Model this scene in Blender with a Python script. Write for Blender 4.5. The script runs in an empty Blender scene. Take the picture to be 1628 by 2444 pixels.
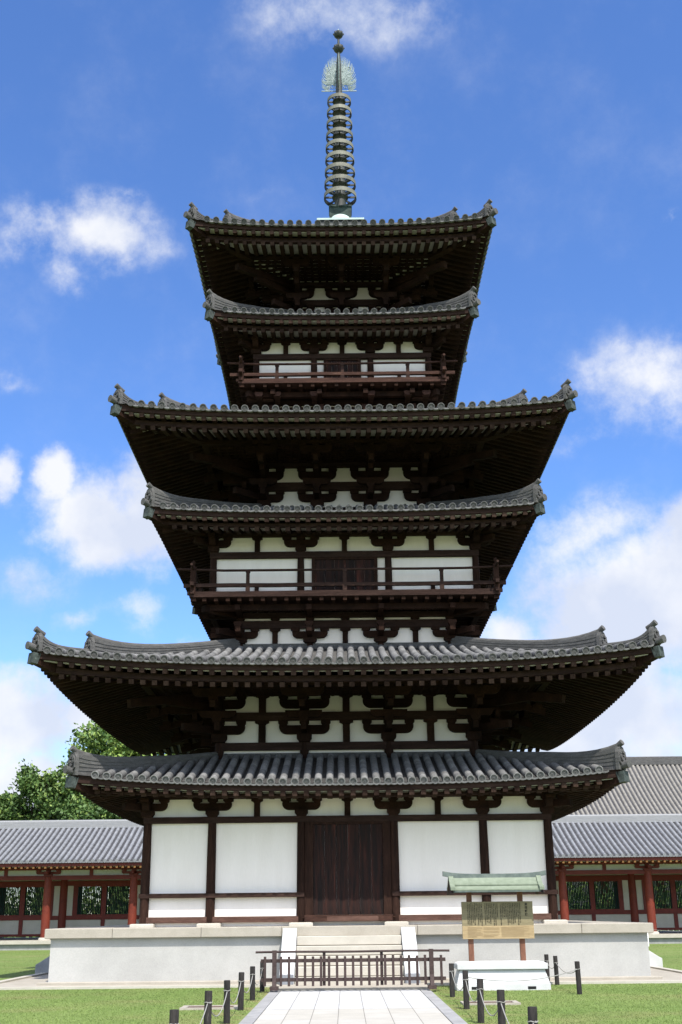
import bpy, math, random
import numpy as np
from mathutils import Vector, Matrix
R = math.radians
rng = np.random.default_rng(7)
random.seed(7)
SC = bpy.context.scene
COL = SC.collection

# ------------------------------------------------------------------ camera
F_PX, PITCH, ROLL, YAW = 2750.0, 0.33554, -0.010294, -0.00049
CAM = (-0.0722, -36.183, 1.522)
cam = bpy.data.cameras.new('camera'); co = bpy.data.objects.new('camera', cam); COL.objects.link(co)
fwd = Vector((math.sin(YAW)*math.cos(PITCH), math.cos(YAW)*math.cos(PITCH), math.sin(PITCH)))
rgt = Vector((math.cos(YAW), -math.sin(YAW), 0)); upv = rgt.cross(fwd)
r2 = rgt*math.cos(ROLL)+upv*math.sin(ROLL); u2 = -rgt*math.sin(ROLL)+upv*math.cos(ROLL)
M = Matrix((r2, u2, -fwd)).transposed().to_4x4(); M.translation = Vector(CAM)
co.matrix_world = M
cam.sensor_fit = 'VERTICAL'; cam.sensor_height = 36; cam.lens = F_PX/2444*36
cam.clip_start = .1; cam.clip_end = 3000
SC.camera = co
# ------------------------------------------------------------------ sun, sky, exposure
SUN = Vector((.24, -.61, 1)).normalized()
sl = bpy.data.lights.new('sun', 'SUN'); sl.energy = 3.6; sl.angle = R(.5); sl.color = (1, .955, .88)
so = bpy.data.objects.new('sun', sl); COL.objects.link(so)
so.rotation_euler = SUN.to_track_quat('Z', 'Y').to_euler(); so.location = SUN*80
SC.view_settings.view_transform = 'Standard'; SC.view_settings.look = 'None'
SC.view_settings.exposure = 0.85; SC.view_settings.gamma = 1
W = bpy.data.worlds.new('World'); SC.world = W; W.use_nodes = True
nt = W.node_tree; nt.nodes.clear()
def N(tree, typ, **kw):
    n = tree.nodes.new(typ)
    for k, v in kw.items():
        if k in n.inputs: n.inputs[k].default_value = v
        else: setattr(n, k, v)
    return n
def build_sky():
    lk = nt.links.new
    out = N(nt, 'ShaderNodeOutputWorld'); bg = N(nt, 'ShaderNodeBackground'); bg.inputs[1].default_value = .15
    sky = N(nt, 'ShaderNodeTexSky'); sky.sky_type = 'NISHITA'; sky.sun_disc = False
    sky.sun_elevation = math.asin(SUN.z); sky.sun_rotation = math.atan2(SUN.x, SUN.y)
    sky.air_density = 1.0; sky.dust_density = 0; sky.ozone_density = 8.0; sky.altitude = 60
    tc = N(nt, 'ShaderNodeTexCoord')
    n1 = N(nt, 'ShaderNodeTexNoise'); n1.inputs['Scale'].default_value = 9; n1.inputs['Detail'].default_value = 8; n1.inputs['Roughness'].default_value = .58
    lk(tc.outputs['Generated'], n1.inputs['Vector'])
    sub = N(nt, 'ShaderNodeVectorMath', operation='SUBTRACT'); sub.inputs[1].default_value = (.5, .5, .5)
    lk(n1.outputs['Color'], sub.inputs[0])
    sc = N(nt, 'ShaderNodeVectorMath', operation='SCALE'); sc.inputs['Scale'].default_value = .10
    lk(sub.outputs[0], sc.inputs[0])
    warp = N(nt, 'ShaderNodeVectorMath', operation='ADD')
    lk(tc.outputs['Generated'], warp.inputs[0]); lk(sc.outputs[0], warp.inputs[1])
    n2 = N(nt, 'ShaderNodeTexNoise'); n2.inputs['Scale'].default_value = 13; n2.inputs['Detail'].default_value = 11; n2.inputs['Roughness'].default_value = .64
    lk(tc.outputs['Generated'], n2.inputs['Vector'])
    # azimuth, elevation, half width, half height (degrees), tilt, density of each cloud
    clouds = [(0.99, 43.1, 5.2, 2.3, 0, .40), (-16.49, 31.61, 2.3, 1.7, 0, .56), (-13.24, 32.16, 2.9, 1.9, -15, .66), (-15.2, 29.6, 1.5, 1.2, 40, .35), (-15.63, 29.89, .93, .93, 60, .4), (-12.19, 34.23, .82, .33, -20, .35),
        (-12.5, 18.54, 3.49, 2.54, 10, 1), (-15.08, 20.38, 1.2, 1.3, 0, 1), (-9.99, 18.99, 2.35, 3.2, 0, 1), (-10.42, 16.62, 1.92, 1.06, 10, .6), (-15.89, 15.18, 1.77, 1.56, 0, .45), (-10.52, 14.28, 2.12, 1.17, 0, .5),
        (-13.67, 13.53, 1.26, .52, -25, .35), (-17.58, 19.96, .71, 1.29, 0, .85), (-15.92, 8.11, 3.68, 2.25, 15, 1), (-12.52, 8.81, 2.29, 1.46, -10, 1), (-15.15, 5.5, 5.29, 2.0, 0, .95),
        (17.2, 24.73, 4.2, 2.5, -8, .66), (12.99, 21.76, 2.01, .95, 10, .35), (15.6, 13.6, 7.2, 3.7, -12, 1), (13.45, 9.4, 7.5, 4.2, 0, .85), (12.6, 16.94, 3.6, 1.7, -30, .6), (18.5, 17.2, 4.2, 2.0, -25, .8),
        (-7.32, 13.05, .96, .47, 0, .5), (8.18, 13.0, 1.49, 1.5, 0, .7), (18.86, 32.16, .5, .5, 0, .4), (-4.0, 35.14, 1.45, .52, -30, .1), (-17.57, 24.32, 1.03, .52, 0, .25),
        (-62, 27, 20, 14, 10, 1), (62, 28, 20, 13, 0, 1), (112, 30, 26, 16, 0, 1), (-118, 32, 26, 17, 0, 1), (175, 22, 30, 13, 0, 1), (-158, 50, 26, 14, 0, 1), (140, 56, 24, 12, 0, 1), (-95, 62, 16, 10, 0, 1), (-35, 14, 9, 5, 0, .9), (36, 12, 10, 5, 0, .9)]  # unseen clouds outside the view, added as neutral fill light for shaded walls
    acc = None
    for az, el, sx, sy, rot, op in clouds:
        az, el, rot = R(az), R(el), R(rot)
        c = Vector((math.sin(az)*math.cos(el), math.cos(az)*math.cos(el), math.sin(el)))
        rr = Vector((math.cos(az), -math.sin(az), 0)); uu = rr.cross(c)
        a = (rr*math.cos(rot)-uu*math.sin(rot))/math.tan(R(sx)*1.25); b = (rr*math.sin(rot)+uu*math.cos(rot))/math.tan(R(sy)*1.25)
        d1 = N(nt, 'ShaderNodeVectorMath', operation='DOT_PRODUCT'); d1.inputs[1].default_value = a
        d2 = N(nt, 'ShaderNodeVectorMath', operation='DOT_PRODUCT'); d2.inputs[1].default_value = b
        d3 = N(nt, 'ShaderNodeVectorMath', operation='DOT_PRODUCT'); d3.inputs[1].default_value = c
        for d in (d1, d2, d3): lk(warp.outputs[0], d.inputs[0])
        cb = N(nt, 'ShaderNodeCombineXYZ'); lk(d1.outputs['Value'], cb.inputs[0]); lk(d2.outputs['Value'], cb.inputs[1])
        back = N(nt, 'ShaderNodeMath', operation='LESS_THAN'); lk(d3.outputs['Value'], back.inputs[0]); back.inputs[1].default_value = 0
        bm = N(nt, 'ShaderNodeMath', operation='MULTIPLY'); lk(back.outputs[0], bm.inputs[0]); bm.inputs[1].default_value = 50
        lk(bm.outputs[0], cb.inputs[2])
        ln = N(nt, 'ShaderNodeVectorMath', operation='LENGTH'); lk(cb.outputs[0], ln.inputs[0])
        mr = N(nt, 'ShaderNodeMapRange'); mr.inputs['From Min'].default_value = 1.15; mr.inputs['From Max'].default_value = .1
        mr.inputs['To Max'].default_value = op*1.25
        lk(ln.outputs['Value'], mr.inputs['Value'])
        if acc is None: acc = mr.outputs[0]
        else:
            mx = N(nt, 'ShaderNodeMath', operation='SMOOTH_MAX'); mx.inputs[2].default_value = .12
            lk(acc, mx.inputs[0]); lk(mr.outputs[0], mx.inputs[1]); acc = mx.outputs[0]
    # density = blob + noise*0.9*blob-ish
    nm = N(nt, 'ShaderNodeMath', operation='MULTIPLY_ADD'); lk(n2.outputs['Fac'], nm.inputs[0]); nm.inputs[1].default_value = 2.1; nm.inputs[2].default_value = -1.10
    gate = N(nt, 'ShaderNodeMath', operation='MULTIPLY', use_clamp=True); lk(acc, gate.inputs[0]); gate.inputs[1].default_value = 3.0
    ng = N(nt, 'ShaderNodeMath', operation='MULTIPLY'); lk(nm.outputs[0], ng.inputs[0]); lk(gate.outputs[0], ng.inputs[1])
    nb = N(nt, 'ShaderNodeMath', operation='ADD'); lk(acc, nb.inputs[0]); lk(ng.outputs[0], nb.inputs[1])
    den = N(nt, 'ShaderNodeMapRange', interpolation_type='SMOOTHSTEP'); den.inputs['From Min'].default_value = .02; den.inputs['From Max'].default_value = .9
    lk(nb.outputs[0], den.inputs['Value'])
    dm = N(nt, 'ShaderNodeMath', operation='MULTIPLY'); lk(den.outputs[0], dm.inputs[0]); dm.inputs[1].default_value = .96
    # thick cores a little greyer than the sunlit edges
    n3 = N(nt, 'ShaderNodeTexNoise'); n3.inputs['Scale'].default_value = 11; n3.inputs['Detail'].default_value = 6
    mp = N(nt, 'ShaderNodeMapping'); mp.inputs['Location'].default_value = (.3, .1, .045); lk(tc.outputs['Generated'], mp.inputs[0]); lk(mp.outputs[0], n3.inputs['Vector'])
    cr = N(nt, 'ShaderNodeValToRGB'); cr.color_ramp.elements[0].position = .40; cr.color_ramp.elements[1].position = .58
    cr.color_ramp.elements[0].color = (2.7, 2.92, 3.45, 1); cr.color_ramp.elements[1].color = (3.6, 3.65, 3.8, 1)
    lk(n3.outputs['Fac'], cr.inputs[0])
    hs = N(nt, 'ShaderNodeHueSaturation'); hs.inputs['Saturation'].default_value = 1.08; hs.inputs['Value'].default_value = .92; hs.inputs['Hue'].default_value = .507
    lk(sky.outputs[0], hs.inputs['Color'])
    # clouds out of view towards the sun brightened as added fill for the shade
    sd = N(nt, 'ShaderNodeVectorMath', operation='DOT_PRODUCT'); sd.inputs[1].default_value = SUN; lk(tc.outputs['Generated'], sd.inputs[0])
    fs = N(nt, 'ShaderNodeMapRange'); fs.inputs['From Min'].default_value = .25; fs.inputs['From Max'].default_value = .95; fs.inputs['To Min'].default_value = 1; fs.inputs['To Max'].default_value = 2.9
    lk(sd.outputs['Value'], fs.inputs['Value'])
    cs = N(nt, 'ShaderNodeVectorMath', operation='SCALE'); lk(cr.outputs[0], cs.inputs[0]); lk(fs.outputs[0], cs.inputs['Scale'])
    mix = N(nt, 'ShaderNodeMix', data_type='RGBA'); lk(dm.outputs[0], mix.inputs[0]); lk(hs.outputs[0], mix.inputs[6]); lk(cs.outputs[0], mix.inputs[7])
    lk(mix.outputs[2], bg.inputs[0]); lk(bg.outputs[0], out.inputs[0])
build_sky()

# ------------------------------------------------------------------ materials
MATS = {}
def mat(name, c1, c2=None, scale=3.0, rough=.8, stretch=(1, 1, 1), bump=0., bscale=None, detail=6, c3=None, fine=None, spec=.3, rnd=0., lo=.35, hi=.65, metallic=0.):
    m = bpy.data.materials.new(name); m.use_nodes = True; t = m.node_tree; lk = t.links.new
    b = t.nodes['Principled BSDF']; b.inputs['Roughness'].default_value = rough; b.inputs['Specular IOR Level'].default_value = spec; b.inputs['Metallic'].default_value = metallic
    c2 = c2 or c1
    tc = N(t, 'ShaderNodeTexCoord'); mp = N(t, 'ShaderNodeMapping'); mp.inputs['Scale'].default_value = stretch
    lk(tc.outputs['Object'], mp.inputs[0])
    oi = N(t, 'ShaderNodeObjectInfo'); ad = N(t, 'ShaderNodeVectorMath', operation='ADD')
    off = N(t, 'ShaderNodeVectorMath', operation='SCALE'); off.inputs[0].default_value = (17, 31, 11); lk(oi.outputs['Random'], off.inputs['Scale'])
    lk(mp.outputs[0], ad.inputs[0]); lk(off.outputs[0], ad.inputs[1])
    ns = N(t, 'ShaderNodeTexNoise'); ns.inputs['Scale'].default_value = scale; ns.inputs['Detail'].default_value = detail; ns.inputs['Roughness'].default_value = .6
    lk(ad.outputs[0], ns.inputs['Vector'])
    cr = N(t, 'ShaderNodeValToRGB'); e = cr.color_ramp.elements
    e[0].position = lo; e[1].position = hi; e[0].color = (*c1, 1); e[1].color = (*c2, 1)
    if c3:
        k = e.new(min(.98, hi+.12)); k.color = (*c3, 1)
    lk(ns.outputs['Fac'], cr.inputs[0]); colr = cr.outputs[0]
    if fine:   # fine grain: (scale, amount)
        nf = N(t, 'ShaderNodeTexNoise'); nf.inputs['Scale'].default_value = fine[0]; nf.inputs['Detail'].default_value = 3
        lk(ad.outputs[0], nf.inputs['Vector'])
        mr = N(t, 'ShaderNodeMapRange'); mr.inputs['From Min'].default_value = .3; mr.inputs['From Max'].default_value = .7
        mr.inputs['To Min'].default_value = 1-fine[1]; mr.inputs['To Max'].default_value = 1+fine[1]
        lk(nf.outputs['Fac'], mr.inputs['Value'])
        mu = N(t, 'ShaderNodeVectorMath', operation='SCALE'); lk(colr, mu.inputs[0]); lk(mr.outputs[0], mu.inputs['Scale']); colr = mu.outputs[0]
    if rnd:
        mr = N(t, 'ShaderNodeMapRange'); mr.inputs['To Min'].default_value = 1-rnd; mr.inputs['To Max'].default_value = 1+rnd
        lk(oi.outputs['Random'], mr.inputs['Value'])
        mu = N(t, 'ShaderNodeVectorMath', operation='SCALE'); lk(colr, mu.inputs[0]); lk(mr.outputs[0], mu.inputs['Scale']); colr = mu.outputs[0]
    lk(colr, b.inputs['Base Color'])
    if bump:
        nb = N(t, 'ShaderNodeTexNoise'); nb.inputs['Scale'].default_value = bscale or scale*4; nb.inputs['Detail'].default_value = 5
        lk(ad.outputs[0], nb.inputs['Vector'])
        bp = N(t, 'ShaderNodeBump'); bp.inputs['Strength'].default_value = bump; bp.inputs['Distance'].default_value = .02
        lk(nb.outputs['Fac'], bp.inputs['Height']); lk(bp.outputs[0], b.inputs['Normal'])
    MATS[name] = m
    return m
wood = mat('aged_dark_wood', (.013, .0072, .0052), (.028, .0138, .0092), 2.2, .85, (1, 1, 1), .3, 14, c3=(.048, .024, .016), fine=(30, .35), spec=.06, rnd=.2)
wood_v = mat('aged_wood_upright', (.017, .009, .0068), (.034, .017, .012), 3, .85, (3, 3, .35), .35, 12, c3=(.08, .052, .04), fine=(22, .3), spec=.08, rnd=.15, hi=.68)
wood_h = mat('aged_wood_level', (.022, .0125, .010), (.042, .024, .019), 3, .82, (.4, 3, 3), .3, 14, c3=(.075, .045, .034), fine=(25, .3), spec=.08)
wood_red = mat('worn_red_wood', (.030, .013, .009), (.06, .028, .019), 3, .85, (.5, 3, 3), .4, 14, c3=(.16, .10, .07), fine=(25, .4), spec=.2)
sillw = mat('weathered_sill_wood', (.065, .033, .024), (.11, .06, .045), 3, .85, (.5, 3, 3), .3, 14, fine=(25, .25), spec=.2)
doorw = mat('door_plank_wood', (.010, .0062, .0055), (.028, .0105, .0075), 3.5, .7, (3.2, 1, .22), .35, 10, c3=(.085, .026, .018), fine=(18, .35), spec=.15, lo=.4, hi=.6)
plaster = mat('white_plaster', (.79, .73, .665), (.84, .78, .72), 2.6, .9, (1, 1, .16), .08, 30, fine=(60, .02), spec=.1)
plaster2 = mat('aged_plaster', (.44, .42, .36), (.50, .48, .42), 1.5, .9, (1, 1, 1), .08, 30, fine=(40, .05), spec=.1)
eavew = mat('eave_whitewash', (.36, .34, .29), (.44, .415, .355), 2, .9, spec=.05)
pan = mat('shadow_grey_pan_tile', (.068, .066, .064), (.105, .102, .098), 5, .75, (1, 1, 1), .2, 30, fine=(38, .25), spec=.05)  # darker than the ribs: shade between tile rows put into the colour
tile = mat('grey_roof_tile', (.112, .111, .110), (.172, .170, .168), 5, .85, (1, 1, 1), .25, 30, c3=(.27, .265, .258), fine=(38, .25), spec=.08)
tile_v2 = mat('dark_grey_roof_tile', (.085, .085, .085), (.135, .134, .133), 5, .85, (1, 1, 1), .25, 30, fine=(38, .25), spec=.08)
tile_v3 = mat('bleached_roof_tile', (.145, .143, .140), (.205, .202, .197), 5, .85, (1, 1, 1), .25, 30, fine=(38, .25), spec=.08)
tile_d = mat('dark_ridge_tile', (.075, .0735, .071), (.115, .112, .108), 4, .8, (1, 1, 4), .35, 24, c3=(.16, .155, .148), fine=(30, .3), spec=.08)
tile_cap = mat('tile_end_disc', (.085, .084, .083), (.13, .128, .126), 9, .85, (1, 1, 1), .4, 40, fine=(50, .3), spec=.08)
tile_m = mat('pale_grey_roof_tile', (.10, .099, .097), (.15, .148, .145), 5, .85, (1, 1, 1), .25, 30, c3=(.21, .206, .20), fine=(38, .25), spec=.08)
pan_m = mat('shaded_pan_tile', (.045, .044, .043), (.07, .069, .068), 5, .85, (1, 1, 1), .2, 30, fine=(38, .25), spec=.05)  # lowest roof's pan tiles darkened, its deep shade is in the colour
pan_b = mat('dark_valley_tile', (.045, .045, .048), (.075, .075, .08), 4, .8, (1, 1, 1), .2, 30, fine=(30, .2), spec=.05)  # valleys darkened so the shade between ribs sits in the colour
rafend = mat('weathered_rafter_end', (.018, .010, .008), (.06, .037, .028), 1.7, .9, fine=(40, .3), spec=.05)
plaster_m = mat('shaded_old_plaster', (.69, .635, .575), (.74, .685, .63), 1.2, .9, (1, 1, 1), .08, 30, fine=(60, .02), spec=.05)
stone = mat('pale_granite', (.345, .34, .32), (.415, .408, .386), .9, .85, (1, 1, 1), .12, 60, fine=(90, .13), spec=.25)
slab = mat('beige_slab_stone', (.315, .285, .235), (.375, .34, .285), 2.2, .82, (1, 1, 1), .15, 40, fine=(60, .13), spec=.25)
slabtop = mat('cream_stone', (.40, .37, .315), (.46, .43, .37), 2.2, .85, (1, 1, 1), .12, 40, fine=(60, .08), spec=.2)
whitest = mat('white_stone', (.48, .48, .475), (.54, .54, .535), 2, .85, (1, 1, 1), .08, 60, fine=(80, .05), spec=.2)
greyst = mat('grey_border_stone', (.25, .248, .245), (.32, .317, .312), 3, .85, (1, 1, 1), .12, 60, fine=(90, .14), spec=.25)
bluest = mat('blue_grey_stone', (.19, .20, .22), (.26, .27, .29), 3, .8, (1, 1, 1), .12, 60, fine=(90, .14), spec=.25)
bronze = mat('weathered_bronze', (.12, .12, .09), (.19, .185, .14), 4, .6, (1, 1, 1), .2, 20, c3=(.24, .27, .22), fine=(30, .2), spec=.4, rnd=.15)
bronze_d = mat('dark_bronze', (.018, .022, .02), (.045, .05, .042), 4, .6, (1, 1, 1), .2, 20, c3=(.12, .14, .115), fine=(30, .3), spec=.4)
verdi = mat('pale_verdigris', (.36, .47, .43), (.44, .55, .50), 4, .7, (1, 1, 1), .1, 20, spec=.3)
copper = mat('verdigris_copper', (.03, .036, .033), (.065, .080, .072), 9, .65, (1, 1, 1), .2, 20, c3=(.16, .18, .165), spec=.2, fine=(30, .25))
greencu = mat('green_copper_roof', (.15, .18, .125), (.195, .228, .165), 9, .6, (1, 1, 1), .1, 30, c3=(.245, .275, .215), spec=.35)
greencu_d = mat('dull_green_copper', (.07, .09, .08), (.12, .145, .125), 9, .6, (1, 1, 1), .1, 30, spec=.35)
vermil = mat('vermilion_paint', (.125, .018, .009), (.165, .026, .012), 3, .6, (1, 1, 1), .06, 30, fine=(20, .1), spec=.35)
vermil2 = mat('red_paint', (.105, .013, .008), (.145, .018, .010), 3, .6, (1, 1, 1), .06, 30, fine=(20, .1), spec=.35)
yellow = mat('ochre_paint', (.16, .075, .025), (.20, .10, .03), 3, .7)
lattice = mat('dark_green_paint', (.006, .020, .017), (.009, .028, .024), 3, .6, spec=.3)
tile_b = mat('blue_grey_tile', (.16, .165, .177), (.222, .227, .24), 4, .7, (1, 1, 1), .2, 30, c3=(.31, .313, .33), fine=(30, .2), spec=.12)
tile_t = mat('tan_grey_tile', (.175, .163, .143), (.245, .23, .204), 4, .8, (1, 1, 1), .2, 30, c3=(.31, .295, .27), fine=(30, .25), spec=.08)
ridge_b = mat('pale_ridge_tile', (.22, .223, .228), (.27, .273, .278), 4, .6, (1, 1, 12), .2, 30, spec=.3)
boardw = mat('tan_board', (.31, .225, .12), (.38, .285, .16), 3, .75, (.4, 1, 4), .1, 30, fine=(20, .12), spec=.25)
board_old = mat('olive_board', (.20, .165, .095), (.245, .205, .12), 3, .75, (.4, 1, 4), .1, 30, fine=(20, .12), spec=.25)
ink = mat('black_ink', (.02, .017, .012), rough=.8)
inklt = mat('faint_ink', (.27, .19, .10), rough=.8)
postw = mat('charred_post_wood', (.016, .014, .013), (.035, .03, .027), 3, .8, (3, 3, .6), .4, 16, c3=(.22, .20, .18), fine=(24, .3), spec=.3, rnd=.15, hi=.70)
fencew = mat('brown_stained_wood', (.035, .022, .020), (.06, .04, .036), 4, .75, (1, 1, 1), .2, 20, fine=(30, .2), spec=.3)
signpost = mat('brown_post_wood', (.13, .055, .032), (.20, .09, .055), 3, .75, (3, 3, .5), .2, 20, fine=(30, .2), spec=.3)
rope_m = mat('white_rope', (.25, .24, .215), (.30, .29, .27), 30, .9, bump=.3, bscale=90)
leafA = mat('leaf_dark', (.05, .10, .024), (.095, .165, .04), .5, .55, rnd=.1, spec=.3, c3=(.11, .18, .045))
leafB = mat('leaf_light', (.16, .24, .05), (.215, .29, .07), .5, .5, rnd=.1, spec=.3, c3=(.26, .33, .08))
bark = mat('bark', (.06, .045, .035), (.11, .085, .065), 6, .9, (2, 2, .4), .5, 12)
grass_m = mat('grass_blade', (.15, .215, .06), (.185, .245, .075), .35, .7, spec=.08, c3=(.235, .26, .11), fine=(9, .15))
soil = mat('lawn_turf', (.125, .18, .05), (.165, .215, .066), .45, .9, (1, 1, 1), .2, 60, c3=(.235, .24, .11), fine=(14, .18), spec=.1)
blackm = mat('dark_void', (.01, .01, .01))

def pave_material(nm, c1, c2):
    m = bpy.data.materials.new(nm); m.use_nodes = True; t = m.node_tree; lk = t.links.new
    b = t.nodes['Principled BSDF']; b.inputs['Roughness'].default_value = .85; b.inputs['Specular IOR Level'].default_value = .1
    tc = N(t, 'ShaderNodeTexCoord'); mp = N(t, 'ShaderNodeMapping'); mp.inputs['Location'].default_value = (1.44, .25, 0); lk(tc.outputs['Object'], mp.inputs[0])
    br = N(t, 'ShaderNodeTexBrick'); br.offset = 0; br.inputs['Scale'].default_value = 1; br.inputs['Brick Width'].default_value = .4114; br.inputs['Row Height'].default_value = 1.0
    br.inputs['Mortar Size'].default_value = .007; br.inputs['Mortar Smooth'].default_value = .2; br.inputs['Bias'].default_value = .1
    br.inputs['Color1'].default_value = (*c1, 1); br.inputs['Color2'].default_value = (*c2, 1); br.inputs['Mortar'].default_value = (.20, .19, .17, 1)
    lk(mp.outputs[0], br.inputs['Vector'])
    col = br.outputs['Color']
    for sc_, lo_, hi_ in ((3, .84, 1.12), (40, .88, 1.12)):
        ns = N(t, 'ShaderNodeTexNoise'); ns.inputs['Scale'].default_value = sc_; ns.inputs['Detail'].default_value = 8; lk(tc.outputs['Object'], ns.inputs['Vector'])
        mr = N(t, 'ShaderNodeMapRange'); mr.inputs['To Min'].default_value = lo_; mr.inputs['To Max'].default_value = hi_; lk(ns.outputs['Fac'], mr.inputs['Value'])
        mu = N(t, 'ShaderNodeVectorMath', operation='SCALE'); lk(col, mu.inputs[0]); lk(mr.outputs[0], mu.inputs['Scale']); col = mu.outputs[0]
    lk(col, b.inputs['Base Color'])
    return m
paving = pave_material('white_paving', (.475, .475, .47), (.43, .43, .42)); paving2 = pave_material('cream_paving', (.44, .425, .39), (.40, .38, .335))
# turf worn yellow along the path
for m_ in (grass_m, soil):
    t = m_.node_tree; lk = t.links.new; b_ = t.nodes['Principled BSDF']; src_ = b_.inputs['Base Color'].links[0].from_socket
    tc = N(t, 'ShaderNodeTexCoord'); sx_ = N(t, 'ShaderNodeSeparateXYZ'); lk(tc.outputs['Object'], sx_.inputs[0])
    ab = N(t, 'ShaderNodeMath', operation='ABSOLUTE'); lk(sx_.outputs[0], ab.inputs[0])
    mr = N(t, 'ShaderNodeMapRange'); mr.inputs['From Min'].default_value = 3.4; mr.inputs['From Max'].default_value = 1.6; lk(ab.outputs[0], mr.inputs['Value'])
    ns = N(t, 'ShaderNodeTexNoise'); ns.inputs['Scale'].default_value = 1.6; ns.inputs['Detail'].default_value = 5; lk(tc.outputs['Object'], ns.inputs['Vector'])
    m2_ = N(t, 'ShaderNodeMapRange'); m2_.inputs['From Min'].default_value = .42; m2_.inputs['From Max'].default_value = .68; lk(ns.outputs['Fac'], m2_.inputs['Value'])
    n3_ = N(t, 'ShaderNodeTexNoise'); n3_.inputs['Scale'].default_value = .5; n3_.inputs['Detail'].default_value = 3; lk(tc.outputs['Object'], n3_.inputs['Vector'])
    m3_ = N(t, 'ShaderNodeMapRange'); m3_.inputs['From Min'].default_value = .50; m3_.inputs['From Max'].default_value = .75; m3_.inputs['To Max'].default_value = .5; lk(n3_.outputs['Fac'], m3_.inputs['Value'])
    ml = N(t, 'ShaderNodeMath', operation='MULTIPLY'); lk(mr.outputs[0], ml.inputs[0]); lk(m2_.outputs[0], ml.inputs[1])
    mx = N(t, 'ShaderNodeMath', operation='MAXIMUM'); lk(ml.outputs[0], mx.inputs[0]); lk(m3_.outputs[0], mx.inputs[1])
    mi = N(t, 'ShaderNodeMix', data_type='RGBA'); lk(mx.outputs[0], mi.inputs[0]); lk(src_, mi.inputs[6]); mi.inputs[7].default_value = (.225, .20, .095, 1); lk(mi.outputs[2], b_.inputs['Base Color'])

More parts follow.
